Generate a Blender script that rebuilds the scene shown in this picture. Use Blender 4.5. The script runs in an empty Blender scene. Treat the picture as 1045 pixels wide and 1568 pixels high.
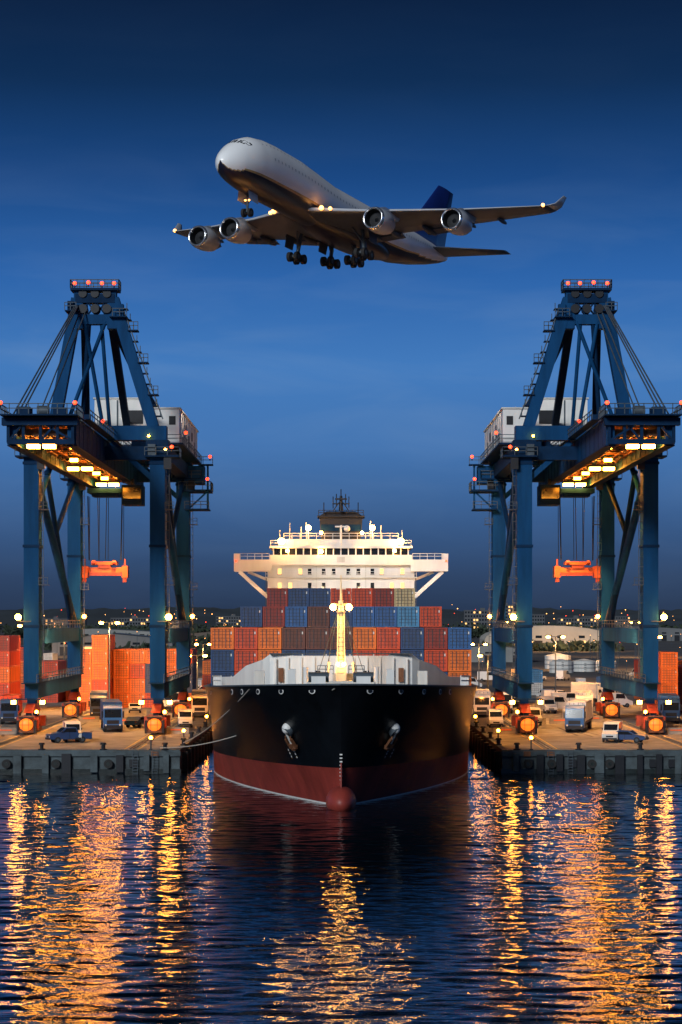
import bpy, math, random
import numpy as np
from mathutils import Vector, Matrix
random.seed(7)
rng=np.random.RandomState(5)
sc=bpy.context.scene
sc.view_settings.view_transform='Standard'
sc.view_settings.look='None'
sc.view_settings.exposure=0
def srgb(h):
    h=h.lstrip('#'); c=[int(h[i:i+2],16)/255 for i in (0,2,4)]
    return [((x+.055)/1.055)**2.4 if x>.04045 else x/12.92 for x in c]
# ---------------------------------------------------------------- materials
MATS={}
def pbr(name,col,rough=.6,metal=0.,var=.25,scale=1.5,bump=0.,emit=None,es=0.,streak=False,spec=.5):
    if name in MATS: return MATS[name]
    m=bpy.data.materials.new(name); m.use_nodes=True
    nt=m.node_tree; b=nt.nodes['Principled BSDF']
    b.inputs['Roughness'].default_value=rough
    b.inputs['Metallic'].default_value=metal
    b.inputs['Specular IOR Level'].default_value=spec
    tc=nt.nodes.new('ShaderNodeTexCoord')
    mp=nt.nodes.new('ShaderNodeMapping')
    nt.links.new(tc.outputs['Object'],mp.inputs[0])
    mp.inputs['Scale'].default_value=(scale,scale,scale*(.15 if streak else 1))
    nz=nt.nodes.new('ShaderNodeTexNoise'); nz.inputs['Scale'].default_value=1; nz.inputs['Detail'].default_value=6
    nz.inputs['Roughness'].default_value=.65
    nt.links.new(mp.outputs[0],nz.inputs['Vector'])
    cr=nt.nodes.new('ShaderNodeValToRGB')
    cr.color_ramp.elements[0].position=.3; cr.color_ramp.elements[1].position=.72
    d=[c*(1-var) for c in col]; l=[min(1,c*(1+var*.6)) for c in col]
    cr.color_ramp.elements[0].color=(*d,1); cr.color_ramp.elements[1].color=(*l,1)
    nt.links.new(nz.outputs['Fac'],cr.inputs[0]); nt.links.new(cr.outputs[0],b.inputs['Base Color'])
    if bump>0:
        bp=nt.nodes.new('ShaderNodeBump'); bp.inputs['Strength'].default_value=bump; bp.inputs['Distance'].default_value=.1
        nt.links.new(nz.outputs['Fac'],bp.inputs['Height']); nt.links.new(bp.outputs[0],b.inputs['Normal'])
    if emit:
        b.inputs['Emission Color'].default_value=(*emit,1); b.inputs['Emission Strength'].default_value=es
    MATS[name]=m
    return m
M=dict(
 blue=pbr('crane_blue_paint',(.005,.052,.150),.6,0,.35,.6,streak=True,spec=.06),
 dblue=pbr('crane_dark_blue',(.004,.024,.068),.6,0,.3,.6,spec=.06),
 steel=pbr('grey_steel',(.07,.09,.11),.5,.2,.3,1,spec=.2),
 dark=pbr('dark_metal',(.010,.012,.017),.5,.3,.3,2),
 rubber=pbr('rubber',(.015,.015,.016),.8,0,.2,3),
 white=pbr('white_paint',(.74,.74,.72),.45,0,.14,.5,streak=True),
 dirtywhite=pbr('dirty_white_paint',(.6,.6,.57),.5,0,.25,.8,streak=True),
 orange=pbr('orange_paint',(.62,.11,.018),.5,0,.3,.8),
 red=pbr('red_paint',(.30,.04,.015),.5,0,.4,1.2),
 hull=pbr('hull_black_paint',(.005,.007,.010),.36,0,.5,.35,.05,streak=True,spec=.35),
 hullred=pbr('hull_red_antifouling',(.29,.042,.03),.5,0,.4,.5,streak=True),
 cream=pbr('white_marking',(.7,.7,.68),.5,0,.1,1),
 deck=pbr('deck_green',(.05,.09,.07),.7,0,.3,.5),
 concrete=pbr('quay_concrete',(.22,.205,.18),.85,0,.5,.35,.3),
 wetconc=pbr('quay_wall_concrete',(.055,.078,.09),.7,0,.6,.6,.6),
 algae=pbr('wet_algae_concrete',(.012,.018,.016),.35,0,.5,.8,.4),
 glass=pbr('dark_glass',(.01,.014,.02),.08,0,.1,1),
 litglass=pbr('lit_window',(.3,.2,.1),.3,0,.1,1,emit=(1,.50,.14),es=2.0),
 rust=pbr('rusty_steel',(.2,.08,.035),.7,.2,.5,3),
 rope=pbr('rope',(.5,.48,.42),.8),
 yellow=pbr('yellow_paint',(.6,.38,.03),.6),
 lampO=pbr('sodium_lamp',(1,.5,.2),.5,0,0,1,emit=(1,.29,.02),es=75),
 lampY=pbr('flood_lamp',(1,.8,.5),.5,0,0,1,emit=(1,.36,.035),es=120),
 lampW=pbr('deck_lamp',(1,.8,.5),.5,0,0,1,emit=(1,.42,.07),es=115),
 lampS=pbr('small_lamp',(1,.8,.5),.5,0,0,1,emit=(1,.38,.07),es=7),
 lampR=pbr('warning_lamp',(1,.2,.1),.5,0,0,1,emit=(1,.045,.010),es=4.5),
 glowO=pbr('glowing_orange_drum',(.5,.10,.02),.5,0,0,1,emit=(1,.19,.014),es=1.5),  # orange bogie drum, given emission so its paint looks brightly lit
)
# ---------------------------------------------------------------- mesh builder
class MB:
    def __init__(s): s.v=[];s.f=[];s.m=[];s.sm=[];s.ml=[]
    def mi(s,m):
        if isinstance(m,str): m=M[m]
        if m not in s.ml: s.ml.append(m)
        return s.ml.index(m)
    def add(s,vs,fs,m,smooth=False):
        o=len(s.v); k=s.mi(m)
        s.v+= [tuple(v) for v in vs]
        for f in fs: s.f.append(tuple(i+o for i in f)); s.m.append(k); s.sm.append(smooth)
    def box(s,x0,x1,y0,y1,z0,z1,m):
        if x0>x1:x0,x1=x1,x0
        vs=[(x,y,z) for x in(x0,x1) for y in(y0,y1) for z in(z0,z1)]
        s.add(vs,[(0,1,3,2),(4,6,7,5),(0,4,5,1),(2,3,7,6),(0,2,6,4),(1,5,7,3)],m)
    def beam(s,p,q,w,h,m):
        p=Vector(p);q=Vector(q);d=(q-p).normalized()
        up=Vector((0,0,1)) if abs(d.z)<.95 else Vector((0,1,0))
        a=d.cross(up).normalized();b=a.cross(d).normalized()
        vs=[]
        for c in(p,q):
            for i,j in((-1,-1),(1,-1),(1,1),(-1,1)): vs.append(c+a*w/2*i+b*h/2*j)
        s.add(vs,[(3,2,1,0),(4,5,6,7),(0,1,5,4),(1,2,6,5),(2,3,7,6),(3,0,4,7)],m)
    def cyl(s,p,q,r1,m,r2=None,n=12,cap=True):
        if r2 is None:r2=r1
        p=Vector(p);q=Vector(q);d=(q-p).normalized()
        up=Vector((0,0,1)) if abs(d.z)<.95 else Vector((0,1,0))
        a=d.cross(up).normalized();b=a.cross(d).normalized()
        vs=[]
        for c,r in((p,r1),(q,r2)):
            for i in range(n):
                t=2*math.pi*i/n; vs.append(c+(a*math.cos(t)+b*math.sin(t))*r)
        s.add(vs,[(i,(i+1)%n,n+(i+1)%n,n+i) for i in range(n)],m,True)
        if cap: s.add(vs[:n],[tuple(range(n-1,-1,-1))],m); s.add(vs[n:],[tuple(range(n))],m)
    def sph(s,c,r,m,sc3=(1,1,1),n=12,k=8):
        vs=[];fs=[]
        for i in range(k+1):
            ph=math.pi*i/k
            for j in range(n):
                t=2*math.pi*j/n
                vs.append((c[0]+r*sc3[0]*math.sin(ph)*math.cos(t),c[1]+r*sc3[1]*math.sin(ph)*math.sin(t),c[2]+r*sc3[2]*math.cos(ph)))
        for i in range(k):
            for j in range(n): fs.append((i*n+j,(i+1)*n+j,(i+1)*n+(j+1)%n,i*n+(j+1)%n))
        s.add(vs,fs,m,True)
    def poly(s,pts,m): s.add(pts,[tuple(range(len(pts)))],m)
    def prism(s,prof,x0,x1,m,axis='x'):
        n=len(prof)
        if axis=='x': vs=[(x0,a,b) for a,b in prof]+[(x1,a,b) for a,b in prof]
        else: vs=[(a,x0,b) for a,b in prof]+[(a,x1,b) for a,b in prof]
        s.add(vs,[tuple(range(n)),tuple(range(2*n-1,n-1,-1))]+[(i,(i+1)%n,n+(i+1)%n,n+i) for i in range(n)],m)
    def loft(s,rings,mf,closed=True,caps=(True,True),smooth=True):
        n=len(rings[0])
        o=len(s.v)
        for r in rings: s.v+=[tuple(p) for p in r]
        for i in range(len(rings)-1):
            for j in range(n if closed else n-1):
                m=mf(i,j) if callable(mf) else mf
                s.f.append((o+i*n+j,o+i*n+(j+1)%n,o+(i+1)*n+(j+1)%n,o+(i+1)*n+j)); s.m.append(s.mi(m)); s.sm.append(smooth)
        if closed:
            m=mf(0,0) if callable(mf) else mf
            if caps[0]: s.f.append(tuple(o+j for j in range(n-1,-1,-1)));s.m.append(s.mi(m));s.sm.append(False)
            if caps[1]: s.f.append(tuple(o+(len(rings)-1)*n+j for j in range(n)));s.m.append(s.mi(m));s.sm.append(False)
    def rail(s,pts,m='steel',h=1.1,step=1.8,t=.09):
        for p,q in zip(pts[:-1],pts[1:]):
            p=Vector(p);q=Vector(q);L=(q-p).length;n=max(1,int(L/step))
            for i in range(n+1):
                c=p.lerp(q,i/n); s.beam(c,c+Vector((0,0,h)),t,t,m)
            for hh in (h,h*.55): s.beam(p+Vector((0,0,hh)),q+Vector((0,0,hh)),t,t,m)
    def mesh(s,name,fix=True):
        me=bpy.data.meshes.new(name); me.from_pydata(s.v,[],s.f)
        for m in s.ml: me.materials.append(m)
        me.polygons.foreach_set('material_index',s.m); me.polygons.foreach_set('use_smooth',s.sm)
        me.update(); 
        return me
    def build(s,name,parent=None,loc=(0,0,0),rotz=0,local=False):
        o=bpy.data.objects.new(name,s.mesh(name)); sc.collection.objects.link(o)
        o.location=loc; o.rotation_euler=(0,0,rotz)
        if parent:
            o.parent=parent
            if not local: o.matrix_parent_inverse=Matrix.Translation(-parent.location)
        return o
def empty(name,loc=(0,0,0)):
    e=bpy.data.objects.new(name,None); sc.collection.objects.link(e); e.location=loc; e.empty_display_size=2; return e
def plight(name,loc,power,col=(1,.42,.1),r=.4,parent=None):
    l=bpy.data.lights.new(name,'POINT'); l.energy=power; l.color=col; l.shadow_soft_size=r
    o=bpy.data.objects.new(name,l); sc.collection.objects.link(o); o.location=loc
    if parent: o.parent=parent; o.matrix_parent_inverse=Matrix.Translation(-parent.location)
    return o
def slight(name,loc,aim,power,col=(1,.42,.1),ang=120,r=.4,parent=None,blend=.5):
    l=bpy.data.lights.new(name,'SPOT'); l.energy=power; l.color=col; l.shadow_soft_size=r; l.spot_size=math.radians(ang); l.spot_blend=blend
    o=bpy.data.objects.new(name,l); sc.collection.objects.link(o); o.location=loc
    o.rotation_euler=(Vector(aim)-Vector(loc)).to_track_quat('-Z','Y').to_euler()
    if parent: o.parent=parent; o.matrix_parent_inverse=Matrix.Translation(-parent.location)
    return o
# ---------------------------------------------------------------- camera
F=3320.; H=17.5
cd=bpy.data.cameras.new('camera'); cam=bpy.data.objects.new('camera',cd); sc.collection.objects.link(cam)
cam.location=(0,0,H); cam.rotation_euler=(math.radians(90),0,0)
cd.sensor_fit='VERTICAL'; cd.sensor_height=36; cd.sensor_width=24; cd.lens=36*F/1568; cd.shift_y=164/1568
cd.clip_start=1; cd.clip_end=30000
sc.camera=cam
# ---------------------------------------------------------------- sky
w=bpy.data.worlds.new('World'); sc.world=w; w.use_nodes=True; nt=w.node_tree
for n in list(nt.nodes): nt.nodes.remove(n)
out=nt.nodes.new('ShaderNodeOutputWorld'); bg=nt.nodes.new('ShaderNodeBackground'); bg.inputs[1].default_value=1
tc=nt.nodes.new('ShaderNodeTexCoord'); sep=nt.nodes.new('ShaderNodeSeparateXYZ'); nt.links.new(tc.outputs['Generated'],sep.inputs[0])
cr=nt.nodes.new('ShaderNodeValToRGB'); nt.links.new(sep.outputs[2],cr.inputs[0])
stops=[(0,'#27354d'),(.02,'#2f4566'),(.045,'#385b8a'),(.08,'#4475b1'),(.115,'#427abc'),(.155,'#2c64aa'),(.20,'#184681'),(.24,'#0c2d55'),(.285,'#061b3a'),(.35,'#031128'),(1,'#051430')]
el=cr.color_ramp.elements
while len(el)>1: el.remove(el[0])
el[0].position=stops[0][0]; el[0].color=(*srgb(stops[0][1]),1)
for p,c in stops[1:]:
    e=el.new(p); e.color=(*srgb(c),1)
mp=nt.nodes.new('ShaderNodeMapping'); mp.inputs['Scale'].default_value=(5,5,22); nt.links.new(tc.outputs['Generated'],mp.inputs[0])
nz=nt.nodes.new('ShaderNodeTexNoise'); nz.inputs['Scale'].default_value=2.2; nz.inputs['Detail'].default_value=6; nz.inputs['Distortion'].default_value=.5
nt.links.new(mp.outputs[0],nz.inputs['Vector'])
mr=nt.nodes.new('ShaderNodeMapRange'); mr.inputs[1].default_value=.45; mr.inputs[2].default_value=.85; mr.inputs[3].default_value=0; mr.inputs[4].default_value=1
nt.links.new(nz.outputs['Fac'],mr.inputs[0])
cm=nt.nodes.new('ShaderNodeValToRGB'); nt.links.new(sep.outputs[2],cm.inputs[0])
cm.color_ramp.elements[0].position=.03; cm.color_ramp.elements[0].color=(.05,.05,.05,1); cm.color_ramp.elements[1].position=.22; cm.color_ramp.elements[1].color=(.01,.01,.01,1)
e=cm.color_ramp.elements.new(.115); e.color=(.26,.26,.26,1)
mm=nt.nodes.new('ShaderNodeMath'); mm.operation='MULTIPLY'; nt.links.new(mr.outputs[0],mm.inputs[0]); nt.links.new(cm.outputs[0],mm.inputs[1])
mx=nt.nodes.new('ShaderNodeMix'); mx.data_type='RGBA'; nt.links.new(mm.outputs[0],mx.inputs[0]); nt.links.new(cr.outputs[0],mx.inputs[6]); mx.inputs[7].default_value=(.22,.34,.52,1)
sky=nt.nodes.new('ShaderNodeTexSky'); sky.sky_type='NISHITA'; sky.sun_disc=False; sky.sun_elevation=math.radians(1.0); sky.sun_rotation=math.radians(205)
vm=nt.nodes.new('ShaderNodeVectorMath'); vm.operation='SCALE'; nt.links.new(sky.outputs[0],vm.inputs[0]); vm.inputs['Scale'].default_value=.0015
ad=nt.nodes.new('ShaderNodeVectorMath'); ad.operation='ADD'; nt.links.new(mx.outputs[2],ad.inputs[0]); nt.links.new(vm.outputs[0],ad.inputs[1])
nt.links.new(ad.outputs[0],bg.inputs[0]); nt.links.new(bg.outputs[0],out.inputs[0])
sl=bpy.data.lights.new('sun','SUN'); sl.energy=2.4; sl.angle=math.radians(14); sl.color=(.92,.97,1)
so=bpy.data.objects.new('sun',sl); sc.collection.objects.link(so)
sd=Vector((.36,.80,-.38)); so.rotation_euler=sd.to_track_quat('-Z','Y').to_euler()
# ---------------------------------------------------------------- water
def water():
    xs=np.arange(-62,62.01,.26); ys=np.arange(70,262,.26)
    X,Y=np.meshgrid(xs,ys); Z=np.zeros_like(X)
    for i in range(80):
        lam=math.exp(rng.uniform(math.log(.8),math.log(4.2))); th=rng.normal(math.pi/2,.36 if i%4 else .9); k=2*math.pi/lam
        a=lam*.0020*(1 if lam<2.5 else .55); Z+=a*np.sin(k*(X*math.cos(th)+Y*math.sin(th))+rng.uniform(0,6.28))
    env=np.minimum(1,np.minimum((62-abs(X))/4,np.minimum((Y-70)/4,(262-Y)/4))); Z*=np.clip(env,0,1)
    ny,nx=X.shape
    V=np.stack([X,Y,Z],-1).reshape(-1,3)
    idx=np.arange(ny*nx).reshape(ny,nx)
    Q=np.stack([idx[:-1,:-1],idx[:-1,1:],idx[1:,1:],idx[1:,:-1]],-1).reshape(-1,4)
    n0=len(V)
    y0,y1=float(ys[0]),float(ys[-1]); x0,x1=float(xs[0]),float(xs[-1])
    ex=[(-3000,-800,0),(3000,-800,0),(3000,y0,0),(x1,y0,0),(x0,y0,0),(-3000,y0,0),(-3000,y1,0),(x0,y1,0),(x1,y1,0),(3000,y1,0),(3000,430,0),(-3000,430,0)]
    V=np.concatenate([V,np.array(ex)])
    E=[(0,1,2,5),(5,4,7,6),(3,2,9,8),(6,9,10,11)]
    Q=np.concatenate([Q,np.array(E)+n0])
    me=bpy.data.meshes.new('water'); me.vertices.add(len(V)); me.vertices.foreach_set('co',V.ravel())
    me.loops.add(Q.size); me.loops.foreach_set('vertex_index',Q.ravel().astype(np.int32))
    me.polygons.add(len(Q)); me.polygons.foreach_set('loop_start',np.arange(0,Q.size,4,dtype=np.int32))
    me.polygons.foreach_set('use_smooth',np.ones(len(Q),dtype=bool)); me.update(); me.validate()
    m=bpy.data.materials.new('harbour_water'); m.use_nodes=True; t=m.node_tree; b=t.nodes['Principled BSDF']
    b.inputs['Base Color'].default_value=(.0012,.005,.009,1); b.inputs['Roughness'].default_value=.012; b.inputs['IOR'].default_value=1.30
    c=t.nodes.new('ShaderNodeTexCoord'); mp=t.nodes.new('ShaderNodeMapping'); mp.inputs['Scale'].default_value=(.8,2.8,1)
    t.links.new(c.outputs['Object'],mp.inputs[0]); n=t.nodes.new('ShaderNodeTexNoise'); n.inputs['Scale'].default_value=1.; n.inputs['Detail'].default_value=3
    t.links.new(mp.outputs[0],n.inputs['Vector']); bp=t.nodes.new('ShaderNodeBump'); bp.inputs['Strength'].default_value=.5; bp.inputs['Distance'].default_value=.05
    t.links.new(n.outputs['Fac'],bp.inputs['Height']); t.links.new(bp.outputs[0],b.inputs['Normal'])
    me.materials.append(m); o=bpy.data.objects.new('water',me); sc.collection.objects.link(o)
water()
# ---------------------------------------------------------------- ground + quays
QZ=2.4; QX=18.3; QY=246.
gm=pbr('terminal_ground',(.075,.07,.065),.9,0,.5,.02,.1)
b=MB()
b.poly([(-6000,246.6,QZ),(-QX-.6,246.6,QZ),(-QX-.6,430,QZ),(QX+.6,430,QZ),(QX+.6,246.6,QZ),(6000,246.6,QZ),(6000,12000,QZ),(-6000,12000,QZ)],gm)
b.build('ground')
stain=pbr('tyre_stain',(.06,.055,.05),.8,0,.5,.5)
for sx in (-1,1):
    e=empty('quay',(sx*60,QY,0)); b=MB()
    def X(a,c): return (min(sx*a,sx*c),max(sx*a,sx*c))
    x0,x1=X(QX,160)
    b.box(x0,x1,QY,QY+.6,-4,QZ+.25,'wetconc')
    x0,x1=X(QX,QX+.6); b.box(x0,x1,QY+.6,430,-4,QZ+.25,'wetconc')
    x0,x1=X(QX+.6,75); b.box(x0,x1,QY+.6,428,QZ-.2,QZ+.004,'concrete')
    x0,x1=X(QX-.15,160); b.box(x0,x1,QY-.18,QY-.002,-4,.5,'algae')
    x0,x1=X(QX-.1,160); b.box(x0,x1,QY-.28,QY-.003,QZ-.45,QZ+.12,'wetconc')
    rr=random.Random(3 if sx<0 else 8)
    k=QX+1.2
    while k<80:
        wv=rr.uniform(.5,1.1)
        x0,x1=X(k,k+wv)
        b.box(x0,x1,QY-.55,QY-.19,rr.uniform(-.2,.3),QZ-.1-rr.uniform(0,.3),'dark' if rr.random()<.55 else 'wetconc')
        if rr.random()<.5:
            x0,x1=X(k+1.4,k+2.3); b.box(x0,x1,QY-.35,QY-.19,.7,1.6,'dark')
        if rr.random()<.25:
            x0,x1=X(k+1.2,k+2.0); b.box(x0,x1,QY-.36,QY-.285,1.95,2.5,'rust')
        if rr.random()<.3:
            xx=sx*(k+1.6)
            for zz in np.arange(-.3,2.5,.32): b.box(xx-.25,xx+.25,QY-.42,QY-.36,zz,zz+.06,'steel')
            b.box(xx-.3,xx-.25,QY-.42,QY-.36,-.4,2.7,'steel'); b.box(xx+.25,xx+.3,QY-.42,QY-.36,-.4,2.7,'steel')
        if rr.random()<.35:
            xx=sx*(k+1.7); b.cyl((xx,QY-.6,1.1),(xx,QY-.2,1.1),.5,'rubber',n=16); b.cyl((xx,QY-.62,1.1),(xx,QY-.55,1.1),.22,'algae',n=12)
        k+=rr.uniform(1.9,3.1)
    for yy in range(250,420,6):
        x0,x1=X(QX-.6,QX-.002); b.box(x0,x1,yy,yy+1.2,-.3,QZ-.2,'rubber')
    b.build('quay_wall',e)
    b=MB()
    for rx in (24.3,41):
        for o in(-.22,.22): x0,x1=X(rx+o-.07,rx+o+.07); b.box(x0,x1,252,425,QZ+.006,QZ+.09,'steel')
        x0,x1=X(rx-.9,rx-.75); b.box(x0,x1,252,425,QZ+.006,QZ+.012,'yellow')
        x0,x1=X(rx+.75,rx+.9); b.box(x0,x1,252,425,QZ+.006,QZ+.012,'yellow')
    b.build('crane_rails',e)
    b=MB()
    for q in range(16):
        xa=sx*rr.uniform(QX+2,60); ya=rr.uniform(249,330); dx=rr.uniform(-3,3); L=rr.uniform(6,25); z=QZ+.016+q*.0004
        b.poly([(xa,ya,z),(xa+.4,ya,z),(xa+.4+dx,ya+L,z),(xa+dx,ya+L,z)],stain)
    b.build('tyre_marks',e)
    def bollard(x,y):
        b=MB(); b.cyl((0,0,0),(0,0,.12),.42,'dark'); b.cyl((0,0,.12),(0,0,.6),.22,'dark'); b.cyl((0,0,.6),(0,0,.82),.4,'dark',r2=.3)
        b.build('mooring_bollard',loc=(x,y,QZ+.25 if y<QY+.5 else QZ+.25))
    for k in (20,27,34,41,48): bollard(sx*k,QY+.32)
    for y in (256,270,284,298): bollard(sx*(QX+.3),y)

# ---------------------------------------------------------------- ship
ship=empty('container_ship',(0,200,0))
def zt(y): 
    t=min(1,max(0,(y-195)/57)); return 11.8-1.9*(1-(1-t)**1.5)
def zb(y):
    t=min(1,max(0,(y-200)/50)); return 3.7-1.2*t
YE=252.
def hp(u,z):
    zz=max(z,0); y0=202-6.5*(zz/11.8)**1.6
    if z<0: y0=202
    y=y0+(YE-y0)*u
    a=min(1,zz/10.5)**1.15
    wl=14.7*(1-(1-u)**1.65); dk=15.1*(1-(1-u)**3)**.62
    return wl*(1-a)+dk*a, y
def build_hull():
    b=MB(); nU=34
    us=[(i/nU)**1.8 for i in range(nU+1)]
    def ringpts(u,sg):
        pts=[]
        ya=200+52*u
        B=zb(ya); T=zt(ya)
        zs=[-3,-1,0,.16,B]+[B+(T-B)*k/8 for k in range(1,9)]
        for z in zs:
            x,y=hp(u,z); pts.append((sg*x,y,z))
        return pts
    def mf(i,j): return 'cream' if j==2 else ('hullred' if j<4 else 'hull')
    for sg in(-1,1):
        rings=[ringpts(u,sg) for u in us]
        last=rings[-1]
        for yy in (300,360,376): rings.append([(x,yy,z) for x,y,z in last])
        rings.append([(x*.8,384,max(z,.5) if z<2 else z) for x,y,z in last])
        b.loft(rings,mf,closed=False)
    T=zt(300)
    b.box(-12,12,383.6,384,.5,T,'hull')
    b.build('hull',ship)
    b=MB(); pl=[];pr=[]
    for u in us[1:]:
        x,y=hp(u,zt(200+52*u)-1.1); pl.append((-x+.05,y,zt(200+52*u)-1.1)); pr.append((x-.05,y,zt(200+52*u)-1.1))
    for i in range(len(pl)-1): b.poly([pl[i],pr[i],pr[i+1],pl[i+1]],'deck')
    z=zt(300)-1.1; b.poly([(-15.05,252,z),(15.05,252,z),(15.05,376,z),(-15.05,376,z)],'deck'); b.poly([(-15.05,376,z),(15.05,376,z),(12,384,z),(-12,384,z)],'deck')
    b.build('main_deck',ship)
    b=MB()
    for sg in(-1,1):
        pts=[]
        for u in us:
            x,y=hp(u,zt(200+52*u)); pts.append(Vector((sg*x,y,zt(200+52*u)+.05)))
        for p,q in zip(pts[:-1],pts[1:]):
            if (q-p).length>.02: b.beam(p,q,.3,.14,'steel')
        b.beam(pts[-1],(pts[-1].x,376,pts[-1].z),.3,.14,'steel')
        for u in (.02,.07,.13,.19,.24,.45,.55,.65,.74,.84):
            z=zt(200+52*u)-.55; x,y=hp(u,z); x2,y2=hp(u+.012,z); d=Vector((x2-x,y2-y,0)).normalized(); n=Vector((d.y,-d.x,0))
            c=Vector((x,y,z)); 
            for r,m,o in((.27,'cream',.05),(.19,'dark',.09)):
                ring=[]
                for k in range(14):
                    t=2*math.pi*k/14; p=c+d*math.cos(t)*r*1.4+Vector((0,0,math.sin(t)*r))+n*o; ring.append((sg*p.x,p.y,p.z))
                b.poly(ring,m)
        for uu in (.105,.125):
            for k in range(3):
                z=4.3+k*.32; x,y=hp(uu,z); x2,y2=hp(uu+.004,z); x3,y3=hp(uu,z+.22)
                b.poly([(sg*(x+.06),y-.12,z),(sg*(x2+.06),y2-.12,z),(sg*(x2+.1),y2-.14,z+.2),(sg*(x3+.06),y3-.14,z+.2)],'cream')
    for k in range(9):
        z=2.2+k*.34; x,y=hp(0,z)
        b.box(-.12,.12,y-.10,y+.1,z,z+.12,'cream')
    b.build('rail_and_marks',ship)
    b=MB(); b.sph((0,201.2,.6),1.42,'hullred',(1,2.4,1),n=28,k=18); b.box(-.07,.07,200.2,202.1,1.8,4.2,'hullred'); b.build('bulbous_bow',ship)
    for sg in(-1,1):
        b=MB(); z=6.5
        u=.0
        while hp(u,z)[0]<4.6: u+=.001
        x,y=hp(u,z); x2,y2=hp(u+.02,z); xu,yu=hp(u,z+1)
        d=Vector((x2-x,y2-y,0)).normalized(); up=Vector((xu-x,yu-y,1)).normalized(); n=Vector((d.y,-d.x,-.35)).normalized()
        def P(a,bb,c):
            p=Vector((x,y,z))+d*a+up*bb+n*c; return (sg*p.x,p.y,p.z)
        b.cyl(P(0,.9,-.3),P(-.05,.55,.45),.5,'steel',r2=.62,n=16)
        b.sph(P(0,.95,.15),.5,'cream',(1,1,1.1))
        b.cyl(P(-.03,.5,.46),P(-.03,.48,.5),.42,'dark',n=16)
        b.cyl(P(0,.6,.4),P(0,-1.1,.4),.15,'dirtywhite',r2=.12)
        b.beam(P(-.55,-1.15,.35),P(.55,-1.15,.35),.3,.4,'rust')
        for s2 in(-1,1):
            b.beam(P(.55*s2,-1.2,.38),P(.5*s2,-.15,.5),.2,.24,'rust'); b.beam(P(.5*s2,-.15,.5),P(.42*s2,.15,.46),.1,.13,'rust')
        b.beam(P(0,-1.45,.35),P(0,-.7,.4),.42,.42,'rust')
        b.build('anchor',ship)
build_hull()
b=MB()
line=[(-14.4,247,10.9),(-12.0,241,11.1),(-10.4,237,12.4),(-8.4,232.5,13.15),(-7.6,231.5,13.75),(-5.2,231,13.75),(-5.0,231,13.6)]
full=line+[(-x,y,z) for x,y,z in reversed(line)]
for (x0,y0,z0),(x1,y1,z1) in zip(full[:-1],full[1:]):
    b.add([(x0,y0,9.2),(x1,y1,9.2),(x1,y1,z1),(x0,y0,z0),(x0,y0+.3,9.2),(x1,y1+.3,9.2),(x1,y1+.3,z1),(x0,y0+.3,z0)],[(0,1,2,3),(7,6,5,4),(3,2,6,7)],'white')
for k in np.arange(-7,7.1,1.4):
    b.box(k-.06,k+.06,230.75,230.99,9.3,13.4,'white')
for k in (-5.2,-2.5,2.7,5.4): b.box(k-.3,k+.3,230.9,230.98,11.3,12.0,'glass')
for k in (-6.4,6.4): b.box(k-.28,k+.28,230.9,230.985,10.8,12.3,'rust')
b.box(-7.6,7.6,230.7,231.4,13.76,13.86,'steel')
b.build('breakwater',ship)
b=MB()
for sg in(-1,1):
    b.rail([(sg*14.8,250,zt(250)+.1),(sg*14.2,240,zt(240)+.1),(sg*12.6,228,zt(228)+.1)],'white',1.0,1.5,.1)
    b.box(sg*2.2-.7,sg*2.2+.7,212,214,10.5,11.9,'white'); b.cyl((sg*2.2-1,213,11.8),(sg*2.2+1,213,11.8),.5,'steel')
    b.box(sg*5-.4,sg*5+.4,220,221,10.4,12.4,'white'); b.cyl((sg*3.6,221,10.4),(sg*3.6,221,12.6),.25,'white')
    b.box(sg*8.5-.5,sg*8.5+.5,226,227,10.2,12.1,'dirtywhite')
    b.rail([(sg*2.4,223.4,11.9),(sg*.8,223.4,11.9)],'steel',.8,.8,.07)
b.box(-2.4,2.4,223.5,224,10.3,11.9,'white'); b.box(-3.4,3.4,220.5,221,10.3,11.2,'dirtywhite')
b.build('foredeck_gear',ship)
b=MB()
my=222
mast=pbr('mast_lamplit_white',(.74,.64,.42),.5,0,.15,.6,streak=True)  # white mast; yellow lamplight on it is mixed into this colour
b.cyl((0,my,10.4),(0,my,19.4),.46,mast,r2=.26,n=14); b.cyl((0,my,19.4),(0,my,22.0),.14,mast,r2=.06)
b.box(-.55,.55,my-.5,my+.5,10.4,13.0,mast)
b.beam((-1.0,my-.3,19.0),(1.0,my-.3,19.0),.16,.16,mast); b.box(-.5,.5,my-.6,my+.6,18.2,18.28,mast); b.rail([(-.5,my-.6,18.3),(.5,my-.6,18.3)],'steel',.7,.5,.05)
b.beam((-.5,my,20.6),(.5,my,20.6),.08,.08,'white'); b.beam((-.3,my,21.3),(.3,my,21.3),.06,.06,'white')
for z in np.arange(12,18.5,.45): b.beam((-.4,my-.5,z),(.4,my-.5,z),.05,.05,'steel')
for sg in(-1,1):
    b.beam((sg*.42,my-.5,11),(sg*.32,my-.5,18.2),.07,.07,mast)
    b.cyl((sg*.25,my,18.6),(sg*1.5,my+1,12.2),.045,'steel',n=5); b.cyl((sg*.2,my,18.6),(sg*2.6,my+1,11.2),.035,'steel',n=5)
    b.cyl((sg*1.5,my,10.4),(sg*1.2,my,13.1),.12,mast,n=8)
    b.sph((sg*.8,my-.45,18.7),.33,'lampW'); b.sph((sg*.3,my-.75,12.9),.2,'lampY')
b.build('foremast',ship)
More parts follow.
